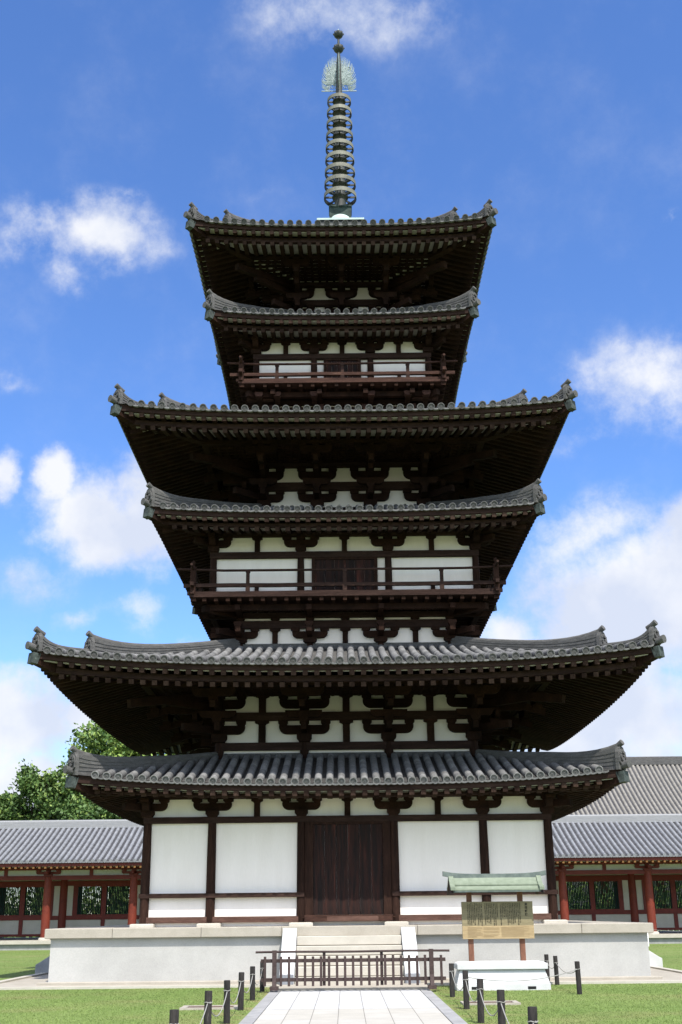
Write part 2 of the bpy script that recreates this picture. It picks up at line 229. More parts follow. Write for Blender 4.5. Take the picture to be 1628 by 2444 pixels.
# ------------------------------------------------------------------ mesh builder
class MB:
    def __init__(s): s.V = []; s.F = []; s.S = []; s.M = []; s.n = 0
    def add(s, V, F, smooth=False, mat=0):
        V = np.asarray(V, float).reshape(-1, 3); s.V.append(V)
        for f in F: s.F.append([i+s.n for i in f])
        s.S += [smooth]*len(F); s.M += [mat]*len(F); s.n += len(V); return s
    def box(s, x0, x1, y0, y1, z0, z1, mat=0):
        V = [(x, y, z) for z in (z0, z1) for y in (y0, y1) for x in (x0, x1)]
        return s.add(V, [(0, 2, 3, 1), (4, 5, 7, 6), (0, 1, 5, 4), (2, 6, 7, 3), (0, 4, 6, 2), (1, 3, 7, 5)], False, mat)
    def beam(s, p0, p1, w, h, mat=0, up=(0, 0, 1), w1=None, h1=None):
        p0, p1 = np.array(p0, float), np.array(p1, float); d = p1-p0; d /= np.linalg.norm(d)
        r = np.cross(d, up); r /= np.linalg.norm(r); u = np.cross(r, d)
        V = []
        for p, ww, hh in ((p0, w, h), (p1, w1 or w, h1 or h)):
            for a, b in ((-1, -1), (1, -1), (1, 1), (-1, 1)): V.append(p+r*a*ww/2+u*b*hh/2)
        return s.add(V, [(0, 1, 2, 3)[::-1], (4, 5, 6, 7), (0, 1, 5, 4), (1, 2, 6, 5), (2, 3, 7, 6), (3, 0, 4, 7)], False, mat)
    def tube(s, pts, rad, n=8, mat=0, caps=True, smooth=True):
        pts = np.array(pts, float); k = len(pts); rad = np.broadcast_to(np.asarray(rad, float), (k,))
        T = np.gradient(pts, axis=0); T /= np.linalg.norm(T, axis=1)[:, None]+1e-12
        ref = np.array((0, 0, 1.)) if abs(T[0][2]) < .9 else np.array((1., 0, 0)); V = []
        for i in range(k):
            r = np.cross(T[i], ref); r /= np.linalg.norm(r); u = np.cross(r, T[i])
            for j in range(n):
                a = 2*math.pi*j/n; V.append(pts[i]+rad[i]*(math.cos(a)*r+math.sin(a)*u))
        F = [(i*n+j, i*n+(j+1) % n, (i+1)*n+(j+1) % n, (i+1)*n+j) for i in range(k-1) for j in range(n)]
        s.add(V, F, smooth, mat)
        if caps:
            s.add(V[:n], [tuple(range(n))[::-1]], False, mat); s.add(V[-n:], [tuple(range(n))], False, mat)
        return s
    def lathe(s, prof, n=16, c=(0, 0, 0), mat=0, smooth=True):
        V = [(c[0]+r*math.cos(2*math.pi*j/n), c[1]+r*math.sin(2*math.pi*j/n), c[2]+z) for r, z in prof for j in range(n)]
        F = [(i*n+j, i*n+(j+1) % n, (i+1)*n+(j+1) % n, (i+1)*n+j) for i in range(len(prof)-1) for j in range(n)]
        s.add(V, F, smooth, mat)
        if prof[0][0] > 1e-4: s.add(V[:n], [tuple(range(n))[::-1]], False, mat)
        if prof[-1][0] > 1e-4: s.add(V[-n:], [tuple(range(n))], False, mat)
        return s
    def prism(s, poly, y0, y1, mat=0, f=None):
        """polygon in xz (counter clockwise seen from -y), extruded from y0 (front) to y1"""
        n = len(poly); V = [(x, y0, z) for x, z in poly]+[(x, y1, z) for x, z in poly]
        if f: V = [f(v) for v in V]
        F = [tuple(range(n)), tuple(range(2*n-1, n-1, -1))]+[(i, i+n, (i+1) % n+n, (i+1) % n) for i in range(n)]
        return s.add(V, F, False, mat)
    def ring(s, Wo, Wi, z0, z1, mat=0):
        for k in range(4):
            q = [(-Wo, -Wo), (Wo, -Wo), (Wi, -Wi), (-Wi, -Wi)]
            for _ in range(k): q = [(-y, x) for x, y in q]
            V = [(x, y, z0) for x, y in q]+[(x, y, z1) for x, y in q]
            s.add(V, [(0, 3, 2, 1), (4, 5, 6, 7), (0, 1, 5, 4), (2, 3, 7, 6)], False, mat)
        return s
    def rotz(s, k, dz=0.):
        """copy of all geometry so far turned by k*90 degrees"""
        V = np.concatenate(s.V); F = [list(f) for f in s.F]; S = list(s.S); Mm = list(s.M)
        for _ in range(k): V = np.stack([-V[:, 1], V[:, 0], V[:, 2]], 1)
        V = V+np.array((0, 0, dz)); n = s.n
        s.V.append(V); s.F += [[i+n for i in f] for f in F]; s.S += S; s.M += Mm; s.n += len(V); return s
    def four(s):
        V0 = np.concatenate(s.V); F = [list(f) for f in s.F]; S = list(s.S); Mm = list(s.M); n0 = s.n
        V = V0
        for k in range(3):
            V = np.stack([-V[:, 1], V[:, 0], V[:, 2]], 1); n = s.n
            s.V.append(V); s.F += [[i+n for i in f] for f in F]; s.S += S; s.M += Mm; s.n += n0
        return s
    def build(s, name, mats, parent=None, loc=(0, 0, 0), rz=0.):
        me = bpy.data.meshes.new(name)
        V = np.concatenate(s.V); nf = len(s.F)
        ll = np.fromiter((len(f) for f in s.F), np.int32, nf); ls = np.zeros(nf, np.int32); ls[1:] = np.cumsum(ll)[:-1]
        vi = np.fromiter((i for f in s.F for i in f), np.int32, int(ll.sum()))
        me.vertices.add(len(V)); me.vertices.foreach_set('co', V.astype(np.float32).ravel())
        me.loops.add(len(vi)); me.loops.foreach_set('vertex_index', vi)
        me.polygons.add(nf); me.polygons.foreach_set('loop_start', ls); me.polygons.foreach_set('loop_total', ll)
        me.polygons.foreach_set('use_smooth', np.array(s.S, bool)); me.polygons.foreach_set('material_index', np.array(s.M, np.int32))
        for m in (mats if isinstance(mats, (list, tuple)) else [mats]): me.materials.append(m)
        me.update(calc_edges=True); me.validate()
        o = bpy.data.objects.new(name, me); COL.objects.link(o)
        o.location = loc; o.rotation_euler = (0, 0, rz)
        if parent: o.parent = parent
        return o
def thing(name, label, cat, loc=(0, 0, 0), rz=0, group=None):
    o = bpy.data.objects.new(name, None); COL.objects.link(o); o.location = loc; o.rotation_euler = (0, 0, rz); o.empty_display_size = .3
    o['label'] = label; o['category'] = cat
    if group: o['group'] = group
    return o
def tag(o, label, cat, group=None):
    o['label'] = label; o['category'] = cat
    if group: o['group'] = group
    return o
def struct(o, kind='structure'): o['kind'] = kind; return o
def inst(src, parent, loc, rz=0.):
    c = src.copy(); COL.objects.link(c); c.parent = parent; c.location = loc; c.rotation_euler = (0, 0, rz); return c
def copy_tree(o, parent=None):
    c = o.copy(); COL.objects.link(c)
    if parent: c.parent = parent
    for ch in list(o.children): copy_tree(ch, c)
    return c
def bevel(o, w=.01, seg=1):
    m = o.modifiers.new('bevel', 'BEVEL'); m.width = w; m.segments = seg; m.limit_method = 'ANGLE'; m.angle_limit = R(40); return o

# ------------------------------------------------------------------ the setting: lawn, path, gutter
g = MB(); S_ = 900
g.add([(-S_, -60, 0), (S_, -60, 0), (S_, S_, 0), (-S_, S_, 0)], [(0, 1, 2, 3)])
struct(g.build('lawn', soil))
p = MB(); p.box(-1.44, 1.44, -15.25, -10.3, -.05, .022); p.box(-1.44, 1.44, -60, -15.252, -.05, .021, 1); o = p.build('stone_path', [paving, paving2]); struct(o)
p = MB()
for sx in (-1, 1):
    y = -60.
    while y < -10.34:
        y1 = min(y+1.2, -10.3); a, b = sorted((sx*1.446, sx*1.65)); p.box(a, b, y, y1-.006, -.05, .026+.002*random.random()); y = y1
struct(p.build('path_border', greyst))
p = MB()
p.ring(8.42, 7.28, -.04, .012)
struct(p.build('gutter_bed', slab))
p = MB(); p.ring(8.62, 8.42, -.04, .05); struct(p.build('gutter_kerb', slabtop))
p = MB(); p.box(-1.66, 1.66, -10.297, -8.64, -.05, .062); p.box(-1.66, 1.66, -8.638, -8.40, -.05, .058); struct(p.build('landing_slab', slab))

def grass():
    n = 330000
    # only where the photo looks: in front of, beside and behind the platform
    zones = [((-9.5, -1.72), (-21, -8.7), .33), ((1.72, 9.5), (-21, -8.7), .33), ((-20, -8.7), (-9, 22), .17), ((8.7, 20), (-9, 22), .17)]
    X = []; 
    for (x0, x1), (y0, y1), fr in zones:
        k = int(n*fr); X.append(np.stack([rng.uniform(x0, x1, k), rng.uniform(y0, y1, k)], 1))
    P = np.concatenate(X); k = len(P)
    a = rng.uniform(0, 2*np.pi, k); h = rng.uniform(.008, .022, k); w = rng.uniform(.003, .007, k); ln = rng.normal(0, .010, (k, 2))
    d = np.stack([np.cos(a), np.sin(a)], 1)*w[:, None]
    v0 = np.concatenate([P-d, np.zeros((k, 1))], 1); v1 = np.concatenate([P+d, np.zeros((k, 1))], 1)
    v2 = np.concatenate([P+ln, h[:, None]], 1)
    V = np.stack([v0, v1, v2], 1).reshape(-1, 3)
    me = bpy.data.meshes.new('grass'); me.vertices.add(len(V)); me.vertices.foreach_set('co', V.astype(np.float32).ravel())
    me.loops.add(3*k); me.loops.foreach_set('vertex_index', np.arange(3*k, dtype=np.int32))
    me.polygons.add(k); me.polygons.foreach_set('loop_start', np.arange(0, 3*k, 3, dtype=np.int32)); me.polygons.foreach_set('loop_total', np.full(k, 3, np.int32))
    me.materials.append(grass_m); me.update(calc_edges=True)
    o = bpy.data.objects.new('grass', me); COL.objects.link(o)
    tag(o, 'short green mown grass growing over the lawn around the pagoda platform', 'grass'); struct(o, 'stuff')
grass()

# ------------------------------------------------------------------ stone platform
ZP = 1.25
plat = thing('stone_platform', 'wide pale granite platform with beige top slabs and front steps carrying the pagoda', 'platform')
m = MB(); m.box(-7.07, 7.07, -7.07, 7.07, .075, ZP-.20); m.build('platform_wall', stone, plat)
m = MB(); m.ring(7.28, 7.0, -.03, .075); bevel(m.build('base_course', slab, plat), .012)
m = MB(); e = 7.2; xs = [-e, -5.6, -3.5, -1.6, 1.62, 3.4, 5.5, e]
for k in range(4):
    t = MB()
    for a, b in zip(xs[:-1], xs[1:]):
        lo = -6.0 if a == -e else a; hi = 6.0 if b == e else b
        V = [(a+.003, -e, ZP-.22), (b-.003, -e, ZP-.22), (min(b, 6.0)-.003, -6.0, ZP-.22), (max(a, -6.0)+.003, -6.0, ZP-.22)]
        V += [(x, y, ZP) for x, y, z in V]
        t.add(V, [(0, 3, 2, 1), (4, 5, 6, 7), (0, 1, 5, 4), (1, 2, 6, 5), (2, 3, 7, 6), (3, 0, 4, 7)])
    V = np.concatenate(t.V)
    for _ in range(k): V = np.stack([-V[:, 1], V[:, 0], V[:, 2]], 1)
    m.add(V, t.F)
bevel(m.build('edge_slab', slab, plat), .012)
m = MB(); m.box(-5.998, 5.998, -5.998, 5.998, ZP-.15, ZP-.006); m.build('platform_floor', slabtop, plat)
def stairs(rz, cheek_mats):
    st = MB()
    for i in range(5):
        z = ZP-.005-.21*(i+1); y = -7.205-.30*i
        st.box(-1.22, 1.22, y-.30, -7.0-.001*i, z-.2 if i < 4 else -.02, z)
    so_ = bevel(st.build('stairway', slabtop, plat, rz=rz), .012)
    for sx in (-1, 1):
        c = MB(); x0, x1 = sorted((sx*1.23, sx*1.56))
        pr = [(-8.78, -.02), (-8.78, .26), (-8.70, .30), (-7.203, ZP-.03), (-7.203, -.02)]
        V = [(x0, y, z) for y, z in pr]+[(x1, y, z) for y, z in pr]; n = 5
        c.add(V, [tuple(range(n-1, -1, -1)), tuple(range(n, 2*n))]+[(i, i+n, (i+1) % n+n, (i+1) % n)[::-1] for i in range(n)])
        if rz == 0: c.box(x0+.01, x1-.01, -8.86, -8.785, -.02, .27, 1)
        bevel(c.build('stair_cheek', cheek_mats, plat, rz=rz), .01)
stairs(0, [whitest, bluest]); stairs(R(90), [whitest, bluest]); stairs(R(-90), [bluest, bluest]); stairs(R(180), [whitest, bluest])
m = MB(); m.lathe([(.34, 0), (.34, .07), (.28, .085)], 4, (0, 0, 0), smooth=False)
V = m.V[0]; V2 = V.copy(); c4 = math.cos(R(45)); V2[:, 0] = (V[:, 0]-V[:, 1])*c4*1.25; V2[:, 1] = (V[:, 0]+V[:, 1])*c4*1.25
m2 = MB(); m2.add(V2, m.F); plinth = bevel(m2.build('plinth_stone', slabtop, plat, (-5.2, -5.2, ZP-.004)), .01)
PX = [-5.2, -3.52, -1.2, 1.2, 3.52, 5.2]
spots = [(x, -5.2) for x in PX[1:]]+[(5.2, y) for y in PX[1:]]+[(x, 5.2) for x in PX[:-1]]+[(-5.2, y) for y in PX[1:-1]]
for x, y in spots: inst(plinth, plat, (x, y, ZP-.004))

# ------------------------------------------------------------------ pagoda
pag = thing('pagoda', 'dark timber pagoda of three storeys with six tiled roofs, white plaster and a bronze spire', 'pagoda')
sgn4 = [R(0), R(90), R(180), R(270)]
def rot_pt(x, y, k):
    for _ in range(k): x, y = -y, x
    return x, y

def column_set(Wc, xs, z0, z1, r):
    m = MB(); h = z1-z0
    m.lathe([(r, 0), (r, h*.35), (r*.97, h*.7), (r*.9, h)], 20)
    src = None; done = set()
    for k in range(4):
        for x in xs:
            px, py = rot_pt(x, -Wc, k); key = (round(px, 2), round(py, 2))
            if key in done: continue
            done.add(key)
            if src is None: src = m.build('column', wood_v, pag, (px, py, z0))
            else: inst(src, pag, (px, py, z0))
def wallbox(Wc, z0, z1, name='plaster_wall', m_=None):
    m = MB(); m.ring(Wc, Wc-.12, z0, z1); return m.build(name, m_ or plaster, pag)
def beamring(Wc, z0, z1, out=.09, inn=.10, name='tie_beam', m_=None):
    m = MB(); m.ring(Wc+out, Wc-inn, z0, z1); return m.build(name, m_ or wood_h, pag)
def block(m, x, z0, h, w, y0, y1, wb=.72):
    """bearing block with a tapered foot, front y0"""
    a, b = w/2, w/2*wb; zc = z0+h*.45
    m.prism([(x-b, z0), (x+b, z0), (x+b*1.08, z0+h*.2), (x+a, zc), (x+a, z0+h), (x-a, z0+h), (x-a, zc), (x-b*1.08, z0+h*.2)], y0, y1)
def arm(m, half, z0, h, y0, y1, x=0.):
    pts = []
    c = h*.80
    for k in range(7):
        t = R(90*k/6); pts.append((x+half-c*1.15+c*1.15*math.sin(t), z0+c-c*math.cos(t)))
    right = pts+[(x+half, z0+h)]
    left = [(2*x-a, b) for a, b in right][::-1]
    m.prism(left[-1:]*0+[(p_) for p_ in left[1:]]+right+[left[0]], y0, y1)
def flat_bracket_mesh(H, half, wb=.34):
    m = MB(); s = H/.453
    block(m, 0, 0, .157*s, wb, -.17, .10)
    arm(m, half, .157*s, .19*s, -.10, .08)
    zz = .347*s
    for x in (-half+.09, 0, half-.09): block(m, x, zz, H-zz, .26*s**.5, -.135, .07, .6)
    return m
def strut_mesh(H, w=.155):
    m = MB(); m.box(-w/2, w/2, -.06, .05, 0, H-.10)
    block(m, 0, H-.11, .11, w*1.95, -.115, .06, .55); return m
def place_faces(mesh, name, Wc, xs, z, mats=None):
    src = None
    for k in range(4):
        for x in xs:
            px, py = rot_pt(x, -Wc, k)
            if src is None: src = mesh.build(name, mats or wood, pag, (px, py, z), sgn4[k])
            else: inst(src, pag, (px, py, z), sgn4[k])
def place_corners(mesh, name, Wc, z):
    src = None
    for k in range(4):
        px, py = rot_pt(Wc, -Wc, k)
        if src is None: src = mesh.build(name, wood, pag, (px, py, z), sgn4[k])
        else: inst(src, pag, (px, py, z), sgn4[k])
def corner_of(mesh_fn, diag=.75, zr=(0, 0)):
    m = mesh_fn(); m.rotz(1, .003)
    if diag: m.beam((0, 0, (zr[0]+zr[1])/2), (diag, -diag, (zr[0]+zr[1])/2), .14, zr[1]-zr[0])
    return m

# ---- ground storey
Wg = 5.2
wallbox(Wg-.04, ZP, 4.40)
column_set(Wg, PX, ZP+.07, 3.78, .118)
beamring(Wg, 3.779, 3.938, .10, .1)
m = MB()
for a, b in ((-Wg-.135, -1.12), (1.12, Wg+.135)): m.box(a, b, -Wg-.135, -Wg+.1, 1.94, 2.05)
m.box(-Wg-.135, Wg+.135, Wg-.1, Wg+.135, 1.94, 2.05)
for sx in (-1, 1):
    a, b = sorted((sx*(Wg+.135), sx*(Wg-.1))); m.box(a, b, -Wg+.1, Wg-.1, 1.94, 2.05)
m.build('waist_beam', wood_h, pag)
beamring(Wg, 1.338, 1.483, .09, .1, 'sill_beam', sillw)
fb = lambda: flat_bracket_mesh(.453, .50)
place_faces(fb(), 'bracket', Wg, PX[1:-1], 3.938)
place_corners(corner_of(fb, .55, (.16, .33)), 'corner_bracket', Wg, 3.938)
place_faces(strut_mesh(.453), 'strut', Wg, [-2.36, 0, 2.36], 3.938)
beamring(Wg, 4.391, 4.545, .09, .1, 'purlin')
# doors
def door(Wc, half, z0, z1, frame, nm='door', threshold=True):
    f = MB(); yw = -Wc
    for sx in (-1, 1):
        a, b = sorted((sx*half, sx*(half+frame))); f.box(a, b, yw-.085, yw+.02, z0, z1)
    f.box(-half-frame, half+frame, yw-.079, yw+.018, z1, z1+.07)
    fo = f.build('door_frame', wood_v, pag)
    for sx in (-1, 1):
        d = MB(); n = 3; ws = half/n
        for i in range(n):
            a = sx*(i*ws+.004) if sx > 0 else -(i+1)*ws+.004
            b = a+ws-.008
            d.box(a, b, yw-.045-.006*(i % 2), yw+.01, z0+.012, z1-.004)
        d.build(nm, doorw, fo)
    if threshold:
        t = MB(); t.box(-half-frame-.02, half+frame+.02, yw-.20, yw-.05, z0-.155, z0+.004); t.box(-.55, .75, yw-.212, yw-.2, z0-.15, z0-.03, 1)
        for sx in (-1, 1): t.lathe([(.045, 0), (.045, .012), (.0, .03)], 10, (sx*1.15, yw-.205, z0-.06), 2)
        bevel(t.build('threshold', [wood_red, sillw, wood], fo), .006)
door(Wg, .90, 1.495, 3.72, .20)

# ---- roof builder
def roof(name, We, ze, up, Wt, zt, wall, wp=None, zp=None, two=True, pitch=.292, out=.10, sag=.22, oni_i=None, junction=None, drop=.25):
    zs0 = ze-.085
    g_ = lambda x: np.minimum(np.abs(x)/(We+out), 1.)**2.8
    def base(t): return zs0+(zt-zs0)*((1-sag)*t+sag*t*t)
    def P(x, t, dz=0.):
        k = np.maximum(1-t, 0)**1.5
        w = We+(Wt-We)*t
        return np.stack([x+0*t, -(w+out*g_(x)*k), base(t)+up*g_(x)*k+dz], -1)
    def hipx(t):
        w = We+(Wt-We)*t; x = w
        for _ in range(4): x = w+out*g_(np.array(x))*max(1-t, 0)**1.5
        return float(x)
    L = math.hypot(We-Wt, zt-zs0)
    # tiled surface (one face of four)
    m = MB()
    ts = np.linspace(-.012, 1, 13); nu = 44; V = []
    for t in ts:
        hx = hipx(max(t, 0)); V.append(P(np.linspace(-hx, hx, nu+1), np.full(nu+1, t)))
    V = np.concatenate(V)
    F = [(i*(nu+1)+j, i*(nu+1)+j+1, (i+1)*(nu+1)+j+1, (i+1)*(nu+1)+j) for i in range(len(ts)-1) for j in range(nu)]
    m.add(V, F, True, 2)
    nrow = int((We-.12)/pitch); r0 = .092
    xs = [(i+.5)*pitch*sx for i in range(nrow) for sx in (-1, 1)]
    ndiv = max(3, int(L/.30))
    for x in xs:
        te = 1. if abs(x) <= Wt else max(0, (We-abs(x))/(We-Wt)); te = max(te, .06)
        k = max(2, int(round(ndiv*te))+1)
        tt = np.linspace(-.02, te, k)
        T2 = []; RR = []
        for i in range(k-1):
            T2 += [tt[i], tt[i]+(tt[i+1]-tt[i])*.93]; j_ = random.uniform(-.003, .003); RR += [r0+.006+j_, r0-.002+j_]
        T2.append(tt[-1]); RR.append(r0); T2 = np.array(T2)
        pc = P(np.full(len(T2), x), T2); jx = random.uniform(-.008, .008)
        Tn = np.gradient(pc, axis=0); Tn /= np.linalg.norm(Tn, axis=1)[:, None]
        Nn = np.cross(np.array((1., 0, 0)), Tn)
        na = 8; V = []
        for i in range(len(T2)):
            for j in range(na+1):
                a = R(-25+230*j/na); V.append(pc[i]+Nn[i]*(RR[i]*math.sin(a)+.045)+np.array((RR[i]*math.cos(a)+jx, 0, 0)))
        m.add(V, [(i*(na+1)+j, (i+1)*(na+1)+j, (i+1)*(na+1)+j+1, i*(na+1)+j+1) for i in range(len(T2)-1) for j in range(na)], True, 0)
        for i in range(0, len(T2)-1, 2):
            v = random.choice((0, 0, 3, 4)); nn_ = (len(T2)-1)*na
            for q in range(i*na, min((i+2)*na, nn_)): m.M[len(m.M)-nn_+q] = v
        # round end tile: rim and sunk disc
        c = pc[0]+Nn[0]*.042+np.array((jx, 0, 0)); f = -Tn[0]; n = 14; V = []
        for rad, dep in ((.098, -.05), (.102, .012), (.080, .016), (.074, -.006), (.03, -.004), (.0, .004)):
            for j in range(n):
                a = 2*math.pi*j/n; V.append(c+rad*(math.cos(a)*np.array((1., 0, 0))+math.sin(a)*Nn[0])+f*dep)
        m.add(V, [(i*n+j, i*n+(j+1) % n, (i+1)*n+(j+1) % n, (i+1)*n+j) for i in range(3) for j in range(n)], False, 1)
        m.add(V[3*n:], [(i*n+j, i*n+(j+1) % n, (i+1)*n+(j+1) % n, (i+1)*n+j) for i in range(2) for j in range(n)], False, 5)
        # flat pan tile lip between two rows
        xa, xb = x+.055, x+pitch-.055
        if abs(xb) < We and abs(xa) < We:
            V = []
            for dy, tt_ in ((.035, 0), (-.06, 0)):
                for dz in (.004, -.040):
                    for j in range(5):
                        u = xa+(xb-xa)*j/4; q = P(np.array([u]), np.array([-.012]))[0]
                        V.append((q[0], q[1]-dy, q[2]+dz-.022*math.sin(math.pi*j/4)))
            # order: front-top 0-4, front-bottom 5-9, back-top 10-14, back-bottom 15-19
            F = []
            for j in range(4): F += [(5+j, 6+j, 1+j, j), (j, j+1, 11+j, 10+j), (15+j, 16+j, 6+j, 5+j)[::-1]]
            m.add(V, F, False, 0)
    m.four()
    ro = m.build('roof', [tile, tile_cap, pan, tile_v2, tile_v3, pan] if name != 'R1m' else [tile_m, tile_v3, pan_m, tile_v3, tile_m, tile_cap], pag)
    # ---- hip ridges
    def hip_ridge(t0, t1, h0, curl, wd=.115, first=True):
        """stack of flat tiles running down the hip from t0 (high) to t1"""
        b = MB(); k = 16; tt = np.linspace(t0, t1, k)
        ctr = []; 
        for t in tt:
            hx = hipx(min(t, 1)); q = P(np.array([hx]), np.array([t]))[0]; ctr.append((q[0], -hx, q[2]))
        ctr = np.array(ctr); s = np.linspace(0, 1, k); hh = (h0 if two else h0-.10+.15*np.minimum(1, s*1.8))+curl*s**6
        side = np.array((1, 1, 0))/math.sqrt(2)
        prof = []
        nl = 5
        for i in range(nl):
            z0, z1 = i/nl, (i+1)/nl; w = wd*(1.08-.10*(i/nl))
            prof += [(w, z0), (w, z1-.07), (w*.86, z1-.07+.001), (w*.86, z1)]
        prof += [(wd*.62, 1.0), (wd*.55, 1.13), (wd*.25, 1.22)]
        full = prof+[(-a, z) for a, z in prof[::-1]]; n = len(full); V = []
        for i in range(k):
            for a, z in full: V.append(ctr[i]+side*a+np.array((0, 0, -.03+(hh[i]+.03)*z)))
        b.add(V, [(i*n+j, i*n+j+1, (i+1)*n+j+1, (i+1)*n+j) for i in range(k-1) for j in range(n-1)], False, 0)
        b.add(V[-n:], [tuple(range(n))], False, 0); b.add(V[:n], [tuple(range(n))[::-1]], False, 0)
        o_ = b.build('hip_ridge', [tile_d], ro)
        for kk in (1, 2, 3): inst(o_, ro, (0, 0, 0), sgn4[kk])
        # demon-face end tile
        e = MB(); c = ctr[-1]; d = np.array((1, -1, 0))/math.sqrt(2); H = hh[-1]+.05
        def face(poly, dep, mt=0):
            n = len(poly); V = [c+side*a+d*(.06+dep)+np.array((0, 0, z-.04)) for a, z in poly]+[c+side*a+d*(-.03)+np.array((0, 0, z-.04)) for a, z in poly]
            e.add(V, [tuple(range(n)), tuple(range(2*n-1, n-1, -1))]+[(i, i+n, (i+1) % n+n, (i+1) % n) for i in range(n)], False, mt)
        w = .165
        face([(-w, 0), (w, 0), (w*1.05, H*.5), (w*.95, H*.78), (w*.6, H*.98), (0, H*1.06), (-w*.6, H*.98), (-w*.95, H*.78), (-w*1.05, H*.5)][::1], 0.)
        def bump(a, z, ra, rz_, dep, mt=0):
            n = 10; poly = [(a+ra*math.cos(2*math.pi*i/n), z+rz_*math.sin(2*math.pi*i/n)) for i in range(n)]; face(poly, dep, mt)
        arc = [(.155*math.cos(R(200*i/8-10)), H*.42+H*.46*math.sin(R(200*i/8-10))) for i in range(9)]
        for i in range(8):
            (a0, z0), (a1, z1) = arc[i], arc[i+1]; face([(a0*.84, H*.42+(z0-H*.42)*.84), (a1*.84, H*.42+(z1-H*.42)*.84), (a1*1.08, H*.42+(z1-H*.42)*1.08), (a0*1.08, H*.42+(z0-H*.42)*1.08)][::-1], .035)
        for sx in (-1, 1): bump(sx*.07, H*.60, .035, .04, .05); bump(sx*.075, H*.75, .05, .025, .045); bump(sx*.09, H*.32, .045, .03, .03)
        bump(0, H*.45, .045, .05, .06); bump(0, H*.22, .10, .03, .04, 1)
        # round bird-perch tile leaning up and out over the top
        p0 = c+np.array((0, 0, H*.92))-d*.16; p1 = c+d*.11+np.array((0, 0, H*1.0+.08))
        e.tube([p0, (p0*.45+p1*.55)-np.array((0, 0, .012)), p1], [.06, .068, .078], 12, 0)
        e_ = e.build('ridge_end_tile', [tile_d, blackm], ro)
        for kk in (1, 2, 3): inst(e_, ro, (0, 0, 0), sgn4[kk])
    tip_t = .02
    if two:
        ti = (We-oni_i)/(We-Wt); hip_ridge(1., ti, .30, .20); hip_ridge(ti+.01, tip_t, .17, .26)
    else: hip_ridge(1., tip_t, .26, .20)
    # corner tile reaching past the tip
    ct = MB(); hx = hipx(0); q = P(np.array([hx]), np.array([0.]))[0]; c = np.array((hx, -hx, q[2])); d = np.array((1, -1, 0))/math.sqrt(2)
    p0 = c-d*.35+np.array((0, 0, .015)); p1 = c+d*.13+np.array((0, 0, .10))
    ct.tube([p0, (p0+p1)/2-np.array((0, 0, .012)), p1], [.085, .088, .10], 12, 0)
    ct.tube([p1-d*.002, p1+d*.03], [.104, .104], 12, 0)
    ct_ = ct.build('corner_tile', tile_d, ro)
    for kk in (1, 2, 3): inst(ct_, ro, (0, 0, 0), sgn4[kk])
    if junction:   # flashing ridge where the roof meets the wall
        j = MB(); z0, z1, wj = junction
        for i in range(3): j.ring(wj+.10-.02*i, wj-.2, z0+(z1-z0)*i/3+.002, z0+(z1-z0)*(i+1)/3)
        j.build('wall_ridge', tile_d, ro)
    # ---- eave: boards, two tiers of rafters, white boards between
    def Q(x, w, z):  # point with the corner rise of the eave
        t = (We-w)/(We-Wt); k = max(1-t, 0)**1.5; gg = float(g_(np.array(x)))
        return np.array((x, -(w+out*gg*k), z+up*gg*k))
    xs2 = np.linspace(-1, 1, 31)
    fas = MB()
    def strip(w_a, w_b, z_lo, z_hi, mb, mt=0, z_lo2=None, z_hi2=None):
        V = []
        for u in xs2:
            for (w, z) in ((w_a, z_lo), (w_a, z_hi), (w_b, z_hi if z_hi2 is None else z_hi2), (w_b, z_lo if z_lo2 is None else z_lo2)): V.append(Q(u*(w+(out if w > We-.5 else 0)*.9), w, z))
        F = []
        for i in range(len(xs2)-1):
            a, b = 4*i, 4*i+4
            F += [(a, b, b+1, a+1), (a+1, b+1, b+2, a+2), (a+2, b+2, b+3, a+3), (a+3, b+3, b, a)]
        mb.add(V, F, False, mt)
    strip(We-.025, We-.11, ze-.275, ze-.135, fas)        # kayaoi
    strip(We-.01, We-.22, ze-.134, ze-.10, fas)
    wk = We-.42
    sl1, sl2 = .17, .30
    zf = ze-.285                                           # top of flying rafters at the eave
    zk = zf+sl1*(We-.2-wk)                               # top of flying rafters at the kioi
    zb = zk-drop
    if not wp: sl2 = .24
    strip(wk+.07, wk-.07, zk-max(drop, .15), zk-.105, fas)
    fas.four(); fas.build('eave_board', wood_h, pag)
    wi = (wp or wall)-.1
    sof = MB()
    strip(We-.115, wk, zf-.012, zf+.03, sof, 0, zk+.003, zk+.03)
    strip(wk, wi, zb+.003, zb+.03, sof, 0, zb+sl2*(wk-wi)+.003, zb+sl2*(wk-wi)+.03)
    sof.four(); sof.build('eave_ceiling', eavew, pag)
    raf = MB(); rp = pitch; nr = int((We-.15)/rp); hw = .055
    for i in range(nr):
        for sx in (-1, 1):
            x = sx*(i+.5)*rp
            wa = We-.05; wb = max(wk-.05, abs(x)+.03)
            if wb < wa-.08:
                a = Q(x, wa, zf-.055-.06*sl1*0); bq = Q(x, wb, zf+sl1*(wa-wb)-.055); raf.beam(a, bq, .125, .12); raf.M[-6] = 1
            wa = wk+.12; wb = max(wi, abs(x)+.03)
            if wb < wa-.08:
                a = Q(x, wa, zb-sl2*.12-.055); bq = Q(x, wb, zb+sl2*(wk-wb)-.055); raf.beam(a, bq, .13, .12); raf.M[-6] = 1
    raf.four(); raf.build('eave_rafters', [wood, rafend], pag)
    # hip rafters with copper caps
    hr = MB(); hx = hipx(0); dz = up
    p_out = np.array((hx-.06, -hx+.06, ze-.30+dz)); p_in = np.array((wi, -wi, zb+sl2*(wk-wi)-.12)); p_mid = np.array((wk, -wk, zk-.17+.8*up))
